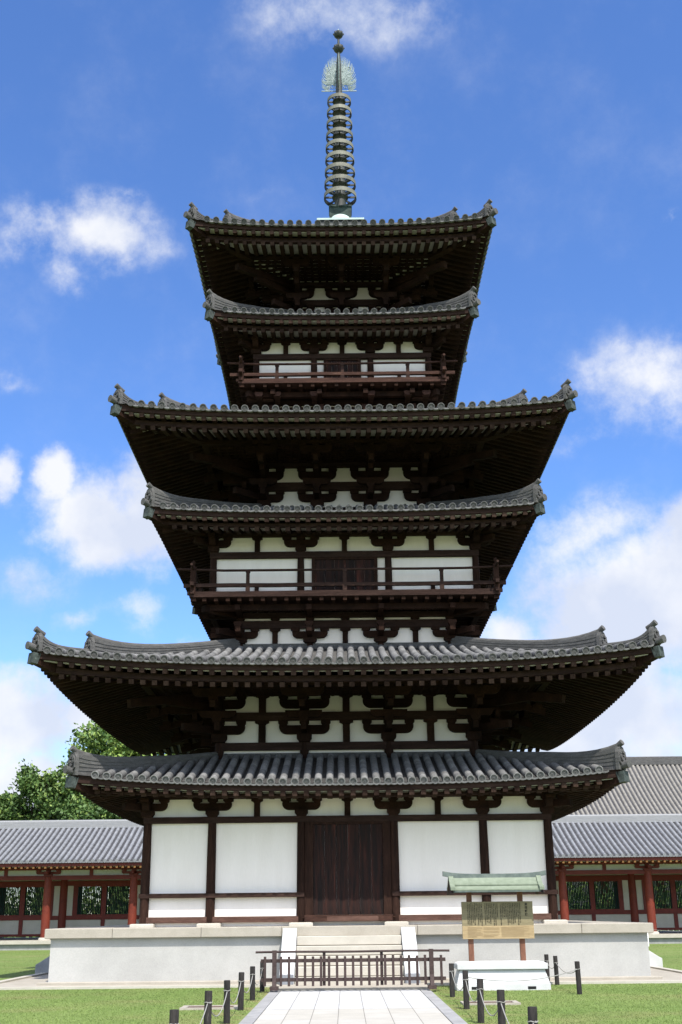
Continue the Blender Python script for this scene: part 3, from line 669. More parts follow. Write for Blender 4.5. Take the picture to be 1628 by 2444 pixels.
    hr.beam(p_mid, p_out, .20, .24); hr.beam(p_in, p_mid+np.array((.2, -.2, .02)), .22, .22)
    h_ = hr.build('hip_rafter', wood, pag)
    cp = MB(); d = np.array((1, -1, 0))/math.sqrt(2); cp.beam(p_out-d*.02, p_out+d*.13+np.array((0, 0, .015)), .235, .27); cp.beam(p_out-d*.05+np.array((0, 0, -.01)), p_out-d*.02, .25, .285)
    c_ = cp.build('copper_cap', copper, h_)
    for kk in (1, 2, 3):
        hh = inst(h_, pag, (0, 0, 0), sgn4[kk]); inst(c_, hh, (0, 0, 0), 0)
    if wp:
        pr = MB(); pr.ring(wp+.10, wp-.10, zp, zb+sl2*(wk-wp)-.10); pr.build('eave_purlin', wood, pag)
        # lattice ceiling between wall and purlin
        lc = MB(); lc.ring(wp-.1, wall-.1, zp+.11, zp+.14, 0); lc.build('lattice_backing', plaster, pag)
        lt = MB(); n = int((wp-wall)/.21); st = (wp-wall)/n
        for i in range(n): lt.ring(wall+st*(i+.5)+.045, wall+st*(i+.5)-.045, zp+.03, zp+.108)
        k_ = int(2*wp/.25)
        l2 = MB()
        for i in range(k_+1):
            x = -wp+.12+(2*wp-.24)*i/k_; w0 = max(wall, abs(x)+.05)
            if w0 < wp-.1: l2.box(x-.04, x+.04, -wp+.1, -w0, zp+.033, zp+.106)
        l2.four(); n0 = lt.n; lt.V += l2.V; lt.F += [[i+n0 for i in f] for f in l2.F]; lt.S += l2.S; lt.M += l2.M; lt.n += l2.n
        lt.build('lattice_ceiling', wood, pag)
    return ro

roof('R1m', 6.81, 4.70, .27, 3.66, 5.62, 5.2, None, None, False, junction=(5.60, 5.775, 3.56), drop=.06, sag=.06)
roof('R1', 7.74, 7.555, .36, 3.15, 8.80, 3.56, 5.4, 7.33, True, oni_i=6.62, junction=(8.80, 8.99, 3.08))
roof('R2m', 5.45, 12.38, .15, 2.60, 13.33, 3.837, None, None, False, junction=(13.2, 13.42, 2.47), drop=.2)
roof('R2', 6.36, 15.06, .24, 2.25, 16.35, 2.471, 4.15, 14.86, True, oni_i=5.25)
roof('R3m', 4.08, 19.41, .14, 1.60, 20.65, 2.764, None, None, False, junction=(20.6, 20.8, 1.475), drop=.2)
roof('R3', 4.70, 22.235, .20, .62, 24.5, 1.475, 3.05, 21.95, True, oni_i=3.68)

# ---- three-stepped bracket complexes under the main roofs
def complex_mesh(zl, half, wp_out, ztop):
    """zl: (lower beam top, arm base, block base, tie bottom, tie top, block2 base, arm2 base, blk base, top), relative; forward steps to wp_out"""
    z = [q-zl[0] for q in zl]
    m = MB()
    block(m, 0, 0, z[1], .42, -.22, .10)
    arm(m, half, z[1], z[2]-z[1], -.10, .08)
    for x in (-half+.11, 0, half-.11): block(m, x, z[2], z[3]-z[2], .27, -.15, .07)
    block(m, 0, z[4], z[6]-z[4], .27, -.15, .07)
    arm(m, half, z[6], z[7]-z[6], -.10, .08)
    for x in (-half+.11, 0, half-.11): block(m, x, z[7], z[8]-z[7], .27, -.15, .07)
    # forward arms, two steps, and a tail rafter carrying the outer arm
    s1, s2 = wp_out*.36, wp_out*.68
    m.box(-.075, .075, -s1-.15, -.10, z[1]+.02, z[2]-.01); block(m, 0, z[2], z[3]-z[2], .25, -s1-.13, -s1+.12)
    m.box(-.072, .072, -s2-.15, -.10, z[4]-.02, z[6]+.10); block(m, 0, z[6]+.10, .13, .25, -s2-.13, -s2+.12)
    arm(m, half*.72, z[3]-.02, .2, -s1-.07, -s1+.07)
    m.beam((0, -.1, z[8]-.02), (0, -wp_out-.22, ztop-zl[0]-.50), .15, .19)
    block(m, 0, ztop-zl[0]-.43, .15, .26, -wp_out-.13, -wp_out+.13)
    arm(m, half*.82, ztop-zl[0]-.28, .22, -wp_out-.08, -wp_out+.08)
    for x in (-half*.82+.1, 0, half*.82-.1): block(m, x, ztop-zl[0]-.06, .07, .22, -wp_out-.10, -wp_out+.10)
    return m
def storey_main(Wc, xs, zl, half, wp, ztop, struts, z0wall, z1wall, rcol):
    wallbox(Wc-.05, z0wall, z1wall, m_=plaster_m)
    cx = sorted(set([-Wc]+xs+[Wc]))
    column_set(Wc, cx, z0wall+.02, zl[0], rcol)
    beamring(Wc, zl[0]-.21, zl[0], .10, .1)
    beamring(Wc, zl[3], zl[4], .085, .1)
    beamring(Wc, zl[8], zl[8]+.17, .085, .1)
    fn = lambda: complex_mesh(zl, half, wp-Wc, ztop)
    place_faces(fn(), 'bracket_complex', Wc, xs, zl[0])
    cm = fn(); cm.rotz(1, .003); dd = wp-Wc
    for a, z_ in ((.45, zl[1]-zl[0]+.10), (.8, zl[4]-zl[0]+.12)): cm.beam((0, 0, z_), (dd*a+.1, -dd*a-.1, z_), .15, .2)
    cm.beam((0, 0, zl[8]-zl[0]), (dd+.35, -dd-.35, ztop-zl[0]-.50), .17, .22)
    place_corners(cm, 'corner_bracket_complex', Wc, zl[0])
    if struts:
        place_faces(strut_mesh(zl[3]-zl[0], .20), 'strut', Wc, struts, zl[0])
        place_faces(strut_mesh(zl[8]-zl[4], .20), 'strut', Wc, struts, zl[4])
storey_main(3.56, [-1.18, 1.18], [6.065, 6.30, 6.54, 6.678, 6.91, 7.02, 7.02, 7.26, 7.418], .71, 5.4, 7.60-.27, [-2.37, 0, 2.37], 5.55, 7.62, .13)
storey_main(2.471, [-.824, .824], [13.40, 13.62, 13.85, 13.981, 14.247, 14.35, 14.35, 14.60, 14.753], .60, 4.15, 14.86, None, 13.2, 14.98, .13)
storey_main(1.475, [0], [20.47, 20.68, 20.91, 21.03, 21.247, 21.36, 21.36, 21.61, 21.766], .545, 3.05, 21.95, None, 20.4, 22.06, .13)

# ---- balcony storeys
def mokoshi(Wc, xs, zf, zbeam0, zbeam1, zpur, zpur_top, half, struts, strip, doorhalf):
    wallbox(Wc-.05, zf, zpur+.02)
    column_set(Wc, sorted([-Wc, Wc]+xs), zf, zbeam0, .105)
    beamring(Wc, zbeam0, zbeam1, .10, .1)
    beamring(Wc, zpur, zpur_top, .09, .1, 'purlin')
    fn = lambda: flat_bracket_mesh(zpur-zbeam1, half, .32)
    place_faces(fn(), 'bracket', Wc, xs, zbeam1)
    H = zpur-zbeam1; place_corners(corner_of(fn, .5, (H*.36, H*.74)), 'corner_bracket', Wc, zbeam1)
    place_faces(strut_mesh(H), 'strut', Wc, struts, zbeam1)
    door(Wc, doorhalf, zf+.06, zbeam0-.07, .10, threshold=False)
    wp0 = MB(); wp0.box(-.06, .06, -.04, .02, 0, .42); place_faces(wp0, 'wall_post', Wc, [x for x in struts if x], zf, wood_v)
mokoshi(3.837, [-1.28, 1.28], 10.15, 11.378, 11.558, 12.035, 12.16, .50, [-2.56, 0, 2.56], .2, .86)
mokoshi(2.764, [-.906, .906], 17.40, 18.376, 18.549, 19.008, 19.13, .44, [-1.82, 0, 1.82], .2, .50)
def balcony(Wb, zfl, zmid, ztop, ov_top, ov_mid, struts, jp, Wi, mt):
    m = MB(); m.ring(Wb+.09, Wi-.1, zfl-.075, zfl); n = int(2*Wb/jp)
    j = MB()
    for i in range(n+1):
        x = -Wb+2*Wb*i/n; w0 = max(Wi, abs(x)-.05)
        j.box(x-.055, x+.055, -Wb-.05, -min(w0, Wb-.1), zfl-.19, zfl-.077)
    j.four(); n0 = m.n; m.V += j.V; m.F += [[i+n0 for i in f] for f in j.F]; m.S += j.S; m.M += [1]*len(j.M); m.n += j.n
    m.ring(Wb-.35, Wb-.52, zfl-.36, zfl-.192, 1)
    b = m.build('balcony', [mt, wood], pag)
    for zc, h, ov, d, w, src in ((zfl+.055, .09, .16, 0, .10, None), (zmid, .10, ov_mid, 0, .10, None), (ztop, .075, ov_top, 0, .075, None)):
        for k in range(4):
            r_ = MB()
            dz = .004*(k % 2)
            n = 7; pts = [(-(Wb+ov)+2*(Wb+ov)*i/n, -Wb, zc+dz+(random.uniform(-.008, .008) if 0 < i < n else 0)+(.05 if ov == ov_top and i in (0, n) else 0)) for i in range(n+1)]
            for a, c in zip(pts[:-1], pts[1:]):
                if h < .08: r_.tube([a, c], h/2, 8, 0)
                else: r_.beam(a, c, w, h)
            r_.build('rail', wood_h if mt is wood_h else wood_red, b, rz=sgn4[k])
    pm = MB(); pm.box(-.08, .08, -.08, .08, 0, ztop-zfl+.10); pm.box(-.10, .10, -.10, .10, zmid-zfl+.05, zmid-zfl+.13)
    pm.lathe([(.035, 0), (.035, .09), (.05, .11), (.055, .16), (.03, .20), (0, .21)], 10, (0, 0, ztop-zfl+.10))
    src = None
    for k in range(4):
        x, y = rot_pt(-Wb, -Wb, k)
        src = pm.build('post', wood_v, b, (x, y, zfl)) if src is None else inst(src, b, (x, y, zfl)).copy() and src
    sm = MB(); sm.box(-.06, .06, -.05, .05, .1, zmid-zfl-.05); sm.box(-.05, .05, -.045, .045, zmid-zfl+.05, ztop-zfl-.09); block(sm, 0, ztop-zfl-.09, .07, .13, -.06, .06)
    s2 = None
    for k in range(4):
        for x0 in struts:
            x, y = rot_pt(x0, -Wb, k)
            if s2 is None: s2 = sm.build('baluster', wood_h, b, (x, y, zfl), sgn4[k])
            else: inst(s2, b, (x, y, zfl), sgn4[k])
balcony(4.344, 10.15, 10.43, 10.88, .50, .27, [-2.78, 0, 2.78], .327, 3.0, wood_h)
balcony(3.197, 17.395, 17.65, 18.015, .46, .36, [-2.07, 0, 2.07], .36, 2.1, wood_red)
# storeys that carry the balconies
def koshi(Wc, xs, z0, zb0, zb1, ztop, half, struts, Wout, big=True):
    wallbox(Wc-.05, z0-.1, ztop)
    column_set(Wc, sorted([-Wc, Wc]+xs), z0-.1, z0, .11)
    beamring(Wc, zb0, zb1, .085, .1); beamring(Wc, ztop-.01, ztop+.14, .10, .1)
    H = zb0-z0
    def fn():
        m = flat_bracket_mesh(H, half, .40); 
        block(m, 0, zb1-z0, ztop-zb1, .25, -.13, .06, .6)
        m.box(-.075, .075, -(Wout-Wc), -.1, H*.40, H*.74)
        m.box(-.075, .075, -(Wout-Wc)-.25, -.1, ztop-z0-.02, ztop-z0+.13); block(m, 0, H*.76, .13, .24, -(Wout-Wc)+.02, -(Wout-Wc)+.26)
        return m
    place_faces(fn(), 'bracket', Wc, xs, z0)
    m = fn(); m.rotz(1, .003); dd = Wout-Wc
    m.beam((0, 0, ztop-z0+.05), (dd+.12, -dd-.12, ztop-z0+.05), .16, .18); m.beam((0, 0, H*.57), (dd*.7, -dd*.7, H*.57), .15, .17)
    place_corners(m, 'corner_bracket', Wc, z0)
    place_faces(strut_mesh(H, .16), 'strut', Wc, struts, z0)
    s = MB(); block(s, 0, 0, ztop-zb1, .26, -.12, .06, .5); place_faces(s, 'bearing_block', Wc, struts, zb1)
koshi(3.08, [-1.035, 1.035], 9.0, 9.453, 9.675, 9.776, .52, [-2.06, 0, 2.06], 3.95)
koshi(2.2, [-.73, .73], 16.30, 16.72, 16.93, 17.03, .45, [-1.46, 0, 1.46], 2.9)
bk = MB(); block(bk, 0, 0, .15, .26, -.85, -.62); bk.box(-.08, .08, -.65, 0, 0, .13)
place_faces(bk, 'support_block', 2.2, [-2.65, -2.08, -.9, .9, 2.08, 2.65], 16.98, wood_red)

# ---- bronze spire
fin = bpy.data.objects.new('spire', None); COL.objects.link(fin); fin.parent = pag; fin['label'] = 'tall bronze spire of nine rings with a flame ornament and two jewels'
m = MB(); m.ring(.79, .1, 24.45, 24.88); m.box(-.84, .84, -.84, .84, 24.88, 24.955); bevel(m.build('spire_base', [bronze_d], fin), .01)
m = MB(); m.box(-.842, .842, -.845, -.841, 24.885, 24.952); m.box(-.842, .842, -.842, .842, 24.956, 24.962); m.lathe([(.42, 24.963), (.42, 25.18), (.405, 25.29), (.35, 25.40), (.24, 25.48), (.1, 25.52)], 24, (0, -.06, 0)); m.build('spire_bowl', verdi, fin)  # pale front and top sheets put the plate's sunlit look into the colour
m = MB(); m.box(-.40, .40, -.16, .40, 24.96, 25.87); m.box(-.42, .42, -.20, .43, 25.871, 25.94); m.build('spire_box', mat('dark_green_patina', (.014, .026, .022), (.035, .055, .046), 6, .7, spec=.2), fin)
m = MB(); m.lathe([(.22, 25.9), (.20, 26.5), (.175, 28.4), (.15, 30.7), (.12, 31.1), (.09, 32.4), (.05, 33.0), (.04, 33.9)], 14); m.build('spire_shaft', bronze_d, fin)
for i in range(9):
    f = i/8; z = 26.30+f*4.25; r_ = .60-f*.148; h = .165-.02*f; th = .03
    m = MB(); n = 28; V = []
    for (rr, zz) in ((r_, 0), (r_*1.0, h), (r_-th, h), (r_-th, 0)):
        for j in range(n): V.append((rr*math.cos(2*math.pi*j/n), rr*math.sin(2*math.pi*j/n), z+zz))
    for a in range(4): m.add(V, [(a*n+j, a*n+(j+1) % n, ((a+1) % 4)*n+(j+1) % n, ((a+1) % 4)*n+j) for j in range(n)], False, 0 if a < 2 else 1)  # inner and under faces: darker bronze, partly their shade put into the colour
    for j in range(8):
        a = 2*math.pi*(j+.0)/8; m.beam((.15*math.cos(a), .15*math.sin(a), z+h*.5), ((r_-th/2)*math.cos(a), (r_-th/2)*math.sin(a), z+h*.5), .045, h*.4, 1)
    o = m.build('spire_ring', [bronze, bronze_d], fin)
    hb = MB(); hb.lathe([(.20-.04*f, z-.17), (.21-.04*f, z-.02), (.30-.05*f, z+.05), (.30-.05*f, z+.10), (.20-.03*f, z+.14), (.20-.03*f, z+.30)], 14); hb.build('ring_hub', bronze_d, fin)
def flame():
    m = MB(); zb, zt = 31.13, 32.72; Wd = .67
    def inside_w(z):
        u = (z-zb)/(zt-zb); return Wd*(1.0 if u < .45 else math.sqrt(max(0, 1-((u-.45)/.60)**2)))
    m.beam((.08, 0, zb), (Wd, 0, zb), .025, .03)
    rr = random.Random(5); cz = zb+.40
    for layer, n_, f0, f1 in ((0, 26, .55, 1.0), (1, 20, .35, .78), (2, 14, .2, .55)):
        for i in range(n_):
            th = R(2+86*(i+.5*(layer % 2))/n_); ex, ez = .66*math.cos(th)**.8, cz+1.20*math.sin(th)
            S_0 = np.array((ex*f0, 0, cz+(ez-cz)*f0-.12)); E_0 = np.array((ex*f1*rr.uniform(.96, 1.03), 0, cz+(ez-cz)*f1+rr.uniform(0, .06)))
            pts = [S_0+(E_0-S_0)*(k/5)+np.array((.05*math.sin(math.pi*k/5)*math.cos(th), rr.uniform(-.01, .01), -.06*math.sin(math.pi*k/5))) for k in range(6)]
            m.tube(pts, [.017, .019, .017, .014, .010, .003], 5)
    for i in range(9):   # lower tongues flicking up at the outer edge
        z0 = zb+.02+.05*i; x0 = rr.uniform(.25, .40)
        m.tube([(x0+(.66-x0)*(k/5), rr.uniform(-.01, .01), z0-.03*math.sin(math.pi*k/5)+.16*(k/5)**2) for k in range(6)], [.018, .018, .017, .014, .010, .004], 5)
    for i in range(34):   # scrolls inside
        z0 = zb+.08+rr.random()*1.0; x0 = rr.uniform(.12, .48); r0 = rr.uniform(.045, .09); a0 = rr.uniform(0, 6.28)
        m.tube([(x0+r0*(1-.12*k)*math.cos(a0+k*.7), rr.uniform(-.012, .012), z0+r0*(1-.12*k)*math.sin(a0+k*.7)) for k in range(7)], .014, 5)
    for i in range(10): m.tube([(.05, 0, zb+.1+i*.14), (.16, 0, zb+.13+i*.14)], .016, 5)
    return m.build('flame_ornament', verdi2, fin)
verdi2 = mat('silvery_verdigris', (.20, .26, .25), (.32, .375, .365), 12, .6, spec=.4)
fo = flame()
for k in (1, 2, 3): inst(fo, fin, (0, 0, 0), sgn4[k])
for zc, rr, nm in ((33.12, .20, 'spire_jewel'), (33.79, .18, 'spire_jewel')):
    m = MB(); prof = []
    for i in range(13):
        a = R(-90+180*i/12); prof.append((max(rr*math.cos(a), .001), zc+rr*.92*math.sin(a)))
    m.lathe(prof, 16)
    for j in range(8):
        a = 2*math.pi*j/8; c = np.array((math.cos(a), math.sin(a), 0))
        m.tube([c*rr*.75+np.array((0, 0, zc-.02)), c*rr*1.02+np.array((0, 0, zc+.03)), c*rr*1.0+np.array((0, 0, zc+.09))], [.05, .04, .006], 6)
    m.build(nm, bronze_d, fin)
m = MB(); m.lathe([(.05, 33.95), (.03, 34.0), (.001, 34.08)], 8); m.build('spire_tip', verdi, fin)

# ------------------------------------------------------------------ roofed corridor behind the pagoda
YG = 23.5
cor = thing('roofed_corridor', 'long red timber corridor with blue grey tiled roof running behind the pagoda', 'corridor', (0, YG, 0))
X0, X1 = -10.62-4.27*6, -10.62+4.27*12
colx = [-10.62+4.27*k for k in range(-5, 12)]
m = MB(); m.box(X0, X1, .06, 9.6, -.05, .27); m.build('corridor_base', greyst, cor)
m = MB(); m.box(X0, X1, -.06, 9.7, .272, .43); m.build('base_coping', slabtop, cor)
def simple_tile_roof(parent, x0, x1, ye, zee, yr, zr, pitch, r0, mt, nm='roof', ridge_h=.3, ridge_w=.35, ridge_mat=None, sag=.12, nseg=9, back=True):
    m = MB()
    for sgn in ((1, -1) if back else (1,)):
        yy = lambda s: (ye+(yr-ye)*s) if sgn > 0 else (2*yr-ye)+(ye-yr)*s
        zz = lambda s: zee+(zr-zee)*((1-sag)*s+sag*s*s)
        ss = np.linspace(0, 1, nseg+1)
        V = [(x, yy(s), zz(s)) for s in ss for x in (x0, x1)]
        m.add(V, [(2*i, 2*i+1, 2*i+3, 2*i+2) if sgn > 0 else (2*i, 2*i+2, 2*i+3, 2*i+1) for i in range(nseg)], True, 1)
        n = int((x1-x0)/pitch); na = 6
        for i in range(n):
            x = x0+(i+.5)*pitch; V = []
            for k in range(nseg+1):
                s0 = ss[k]
                for s, rr in ((s0, r0*1.04),) if k in (0, nseg) else ((s0-.004, r0*.95), (s0, r0*1.06)):
                    for j in range(na+1):
                        a = math.pi*j/na; V.append((x+rr*math.cos(a), yy(s)-(.02 if k == 0 else 0)*sgn, zz(s)+rr*math.sin(a)*1.1+.005))
            rows = len(V)//(na+1)
            m.add(V, [(q*(na+1)+j, (q+1)*(na+1)+j, (q+1)*(na+1)+j+1, q*(na+1)+j+1) if sgn > 0 else (q*(na+1)+j, q*(na+1)+j+1, (q+1)*(na+1)+j+1, (q+1)*(na+1)+j) for q in range(rows-1) for j in range(na)], True, 0)
            yq = yy(0)-.025*sgn; nn = 10
            V = [(x+r0*1.15*math.cos(2*math.pi*j/nn), yq, zz(0)+.01+r0*1.15*math.sin(2*math.pi*j/nn)) for j in range(nn)]
            m.add(V, [tuple(range(nn)) if sgn > 0 else tuple(range(nn))[::-1]], False, 0)
            m.box(x+r0*.9, x+pitch-r0*.9, min(yq, yq+.05*sgn), max(yq, yq+.05*sgn), zz(0)-.07, zz(0)-.012, 0)
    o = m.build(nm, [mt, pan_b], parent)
    rd = MB(); n = 4
    for i in range(n): rd.box(x0, x1, yr-ridge_w/2+.015*i, yr+ridge_w/2-.015*i, zr-.05+(ridge_h+.05)*i/n+(.004 if i else 0), zr-.05+(ridge_h+.05)*(i+1)/n)
    rd.tube([(x0, yr, zr+ridge_h), (x1, yr, zr+ridge_h)], .09, 10)
    rd.build('roof_ridge', ridge_mat or mt, o)
    return o
cr_ = simple_tile_roof(cor, X0, X1, -.75, 4.08, 4.1, 6.03, .292, .078, tile_b, ridge_h=.30, ridge_w=.36, ridge_mat=ridge_b)
m = MB(); m.box(X0, X1, -.68, -.55, 3.86, 4.03)
m.build('eave_board', vermil2, cor)
m = MB(); n = int((X1-X0)/.292)
for i in range(n):
    x = X0+(i+.5)*.292
    m.beam((x, -.62, 3.815), (x, 4.0, 5.70), .10, .10); m.beam((x, 8.82, 3.815), (x, 4.2, 5.70), .10, .10)
    m.box(x-.051, x+.051, -.665, -.655, 3.755, 3.865, 1)
m.build('rafters', [vermil2, yellow], cor)
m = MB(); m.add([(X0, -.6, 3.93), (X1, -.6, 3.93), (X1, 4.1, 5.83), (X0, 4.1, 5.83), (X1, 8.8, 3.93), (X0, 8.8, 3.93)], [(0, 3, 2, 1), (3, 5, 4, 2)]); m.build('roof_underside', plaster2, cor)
cm = MB(); cm.lathe([(.205, 0), (.215, .9), (.205, 2.0), (.18, 2.85)], 18); cm.lathe([(.30, -.14), (.30, -.05), (.24, .0)], 16, mat=1)
src = None
for yy in (.6, 4.1, 7.6):
    for x in colx:
        if src is None: src = cm.build('column', [vermil, slabtop], cor, (x, yy, .56))
        else: inst(src, cor, (x, yy, .56))
m = MB()
for yy in (.6, 7.6): m.box(X0, X1, yy-.10, yy+.10, 3.255, 3.46); m.box(X0, X1, yy-.08, yy+.08, 3.72, 3.86)
m.build('tie_beam', vermil2, cor)
m = MB()
for yy in (.6, 7.6): m.box(X0, X1, yy-.02, yy+.02, 3.46, 3.72)
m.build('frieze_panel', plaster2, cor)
bm_ = MB(); block(bm_, 0, 0, .10, .42, -.20, .20); arm(bm_, .62, .10, .12, -.09, .09)
for x in (-.5, 0, .5): block(bm_, x, .22, .09, .24, -.12, .12)
bm_.box(-.08, .08, -.62, -.09, .12, .24)
src = None
for x in colx:
    if src is None: src = bm_.build('bracket', vermil2, cor, (x, .6, 3.42))
    else: inst(src, cor, (x, .6, 3.42))
sm = MB(); sm.box(-.09, .09, -.035, .035, 0, .26)
src = None
for x in colx[:-1]:
    if src is None: src = sm.build('strut', vermil2, cor, (x+2.135, .6-.03, 3.46))
    else: inst(src, cor, (x+2.135, .57, 3.46))
# middle wall with lattice windows
m = MB()
ym = 4.1
m.box(X0, X1, ym-.09, ym+.09, 3.05, 3.30); m.box(X0, X1, ym-.09, ym+.09, 1.36, 1.57); m.box(X0, X1, ym-.09, ym+.09, .56, .68)
for x in colx[:-1]: 
    for dx in (2.135,): m.box(x+dx-.10, x+dx+.10, ym-.085, ym+.085, .68, 1.36)
m.build('wall_frame', vermil2, cor)
m = MB(); m.box(X0, X1, ym-.03, ym+.03, .681, 1.359)
for x in colx[:-1]:
    for a in (.2, 4.27-.52): m.box(x+a, x+a+.32, ym-.031, ym+.031, 1.571, 3.049)
m.box(X0, X1, ym-.03, ym+.03, 3.301, 5.6)
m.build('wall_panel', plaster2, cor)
wf = MB()
for a, b in ((-1.62, -1.38), (-.125, .125), (1.38, 1.62)): wf.box(a, b, -.08, .08, 0, 1.478)
wf.box(-1.6, 1.6, -.07, .07, -.001, .05); wf.box(-1.6, 1.6, -.07, .07, 1.43, 1.4785)
wl = MB(); nb = 15
for s0 in (-1.38, .125):
    for i in range(nb):
        x = s0+1.255*(i+.5)/nb; wl.beam((x, 0, 0), (x, 0, 1.478), .052, .052, up=(.7, .7, 0))
src = None
for x in colx[:-1]:
    if src is None:
        src = wf.build('window', vermil2, cor, (x+2.135, ym, 1.571)); l0 = wl.build('lattice', lattice, src)
    else:
        w2 = inst(src, cor, (x+2.135, ym, 1.571)); inst(l0, w2, (0, 0, 0))

# ------------------------------------------------------------------ big hall further back on the right
hall = thing('temple_hall', 'large hall with tan grey tiled roof rising behind the corridor on the right', 'hall', (0, 50, 0))
m = MB(); m.box(13, 46, 3, 17, 0, 1.2); m.build('hall_base', stone, hall)
m = MB(); m.box(14.5, 44.5, 4.5, 15.5, 1.2, 7.9); m.build('hall_wall', plaster2, hall)
hr_ = simple_tile_roof(hall, 11.5, 47.5, 0., 7.0, 10., 12.85, .36, .105, tile_t, ridge_h=.55, ridge_w=.5, ridge_mat=tile_d, nseg=14, sag=.25)
cm = MB(); cm.lathe([(.30, 0), (.27, 6.0)], 16); src = None
for i in range(8):
    x = 15+i*4.15
    if src is None: src = cm.build('column', vermil, hall, (x, 3.6, 1.2))
    else: inst(src, hall, (x, 3.6, 1.2))

# ------------------------------------------------------------------ trees behind the corridor
def tree(nm, label, loc, clumps, mats, n, leaf, trunk_h, group='trees behind the corridor', seed=1):
    rs = np.random.default_rng(seed)
    t = thing(nm, label, 'tree', loc, 0, group)
    m = MB(); m.tube([(0, 0, -.1), (.1, 0, trunk_h*.4), (-.1, .1, trunk_h*.75), (.1, .1, trunk_h)], [.42, .34, .27, .2], 10)
    rr = random.Random(seed)
    for c in clumps: 
        p1 = np.array(c[:3]); p0 = np.array((0, 0, trunk_h*rr.uniform(.45, .9))); mid = (p0+p1)/2+np.array((0, 0, .4))
        m.tube([p0, mid, p1], [.15, .10, .03], 7)
        for q in range(4):
            e = p1+np.array([rr.uniform(-1, 1), rr.uniform(-1, 1), rr.uniform(-.4, 1)])*c[3]*.7; m.tube([mid, (mid+e)/2+np.array((0, 0, .15)), e], [.06, .04, .012], 5)
    m.build('trunk', bark, t)
    vol = np.array([c[3]**2 for c in clumps]); vol = vol/vol.sum(); VV = []; FM = []
    tot = 0
    for ci, c in enumerate(clumps):
        k = int(n*vol[ci]); sub = max(6, int(c[3]*9))
        # sub-clusters on the shell, leaves scattered round each
        d = rs.normal(size=(sub, 3)); d /= np.linalg.norm(d, axis=1)[:, None]; rad = c[3]*rs.uniform(.45, 1.02, (sub, 1)); ctr = np.array(c[:3])+d*rad*np.array((1, 1, c[4]))
        w = rs.integers(0, sub, k); off = rs.normal(size=(k, 3))*c[3]*.17*np.array((1.15, 1.15, .75))
        pos = ctr[w]+off
        nrm = rs.normal(size=(k, 3))+np.array((0, 0, .9)); nrm /= np.linalg.norm(nrm, axis=1)[:, None]
        a = np.cross(nrm, rs.normal(size=(k, 3))); a /= np.linalg.norm(a, axis=1)[:, None]; b = np.cross(nrm, a)
        s = leaf*rs.uniform(.6, 1.3, (k, 1))
        q = np.stack([pos-a*s, pos+b*s*.55-nrm*s*.12, pos+a*s, pos-b*s*.55-nrm*s*.12], 1)
        VV.append(q.reshape(-1, 3)); mi = (rs.random(k) < c[5]).astype(np.int32); FM.append(mi); tot += k
    V = np.concatenate(VV); FM = np.concatenate(FM)
    me = bpy.data.meshes.new('crown'); me.vertices.add(len(V)); me.vertices.foreach_set('co', V.astype(np.float32).ravel())
    me.loops.add(4*tot); me.loops.foreach_set('vertex_index', np.arange(4*tot, dtype=np.int32)); me.polygons.add(tot)
    me.polygons.foreach_set('loop_start', np.arange(0, 4*tot, 4, dtype=np.int32)); me.polygons.foreach_set('loop_total', np.full(tot, 4, np.int32)); me.polygons.foreach_set('material_index', FM)
    for q in mats: me.materials.append(q)
    me.update(calc_edges=True); o = bpy.data.objects.new('crown', me); COL.objects.link(o); o.parent = t
    return t
# clumps: x, y, z, radius, flatness, share of light leaves
tree('broadleaf_tree', 'tallest round crowned green tree above the corridor roof beside the pagoda', (-16, 47, 0),
     [(-.6, 0, 12.9, 2.6, .85, .5), (1.6, -1.2, 11.8, 2.7, .8, .85), (-2.6, .5, 11.0, 2.0, .8, .3), (3.6, -.5, 10.0, 2.6, .8, .8), (3.3, 0, 11.3, 2.0, .8, .75), (-1.4, -1, 9.2, 2.4, .8, .35), (1.5, -1.6, 8.6, 2.6, .8, .4), (4.8, 0, 8.0, 2.4, .8, .4)], [leafA, leafB], 34000, .17, 9.5, seed=3)
tree('broadleaf_tree', 'dark leafy tree with open gaps left of the tallest tree', (-20.6, 45, 0),
     [(-.5, 0, 10.3, 1.6, .8, .12), (-1.6, .3, 8.8, 1.9, .75, .15), (1.2, -.4, 9.4, 1.9, .8, .4), (.6, -1, 7.4, 2.2, .8, .15), (-2.2, 0, 7.0, 1.8, .7, .2), (2.4, -1.3, 7.6, 2.0, .8, .25)], [leafA, leafB], 22000, .15, 7.5, seed=5)
tree('broadleaf_tree', 'low spreading tree at the left edge with fresh green leaves', (-25.5, 46, 0),
     [(0, 0, 7.9, 1.9, .7, .3), (2.4, -.5, 7.4, 1.7, .7, .55), (-2, 0, 8.4, 1.9, .7, .3), (1.0, -1, 6.2, 2.0, .7, .4), (-1.6, -1, 6.0, 2.1, .7, .2)], [leafA, leafB], 18000, .14, 5.5, seed=8)
tree('broadleaf_tree', 'shaded dark green tree directly behind the left end of the corridor', (-14.2, 40.5, 0),
     [(0, 0, 7.6, 2.0, .8, .12), (-2.6, .5, 7.2, 1.9, .8, .12), (2.4, 0, 7.0, 1.9, .8, .2), (.5, -.5, 5.6, 2.2, .7, .1), (4.6, 0, 6.6, 1.7, .8, .2)], [leafA, leafB], 18000, .15, 5.5, seed=11)
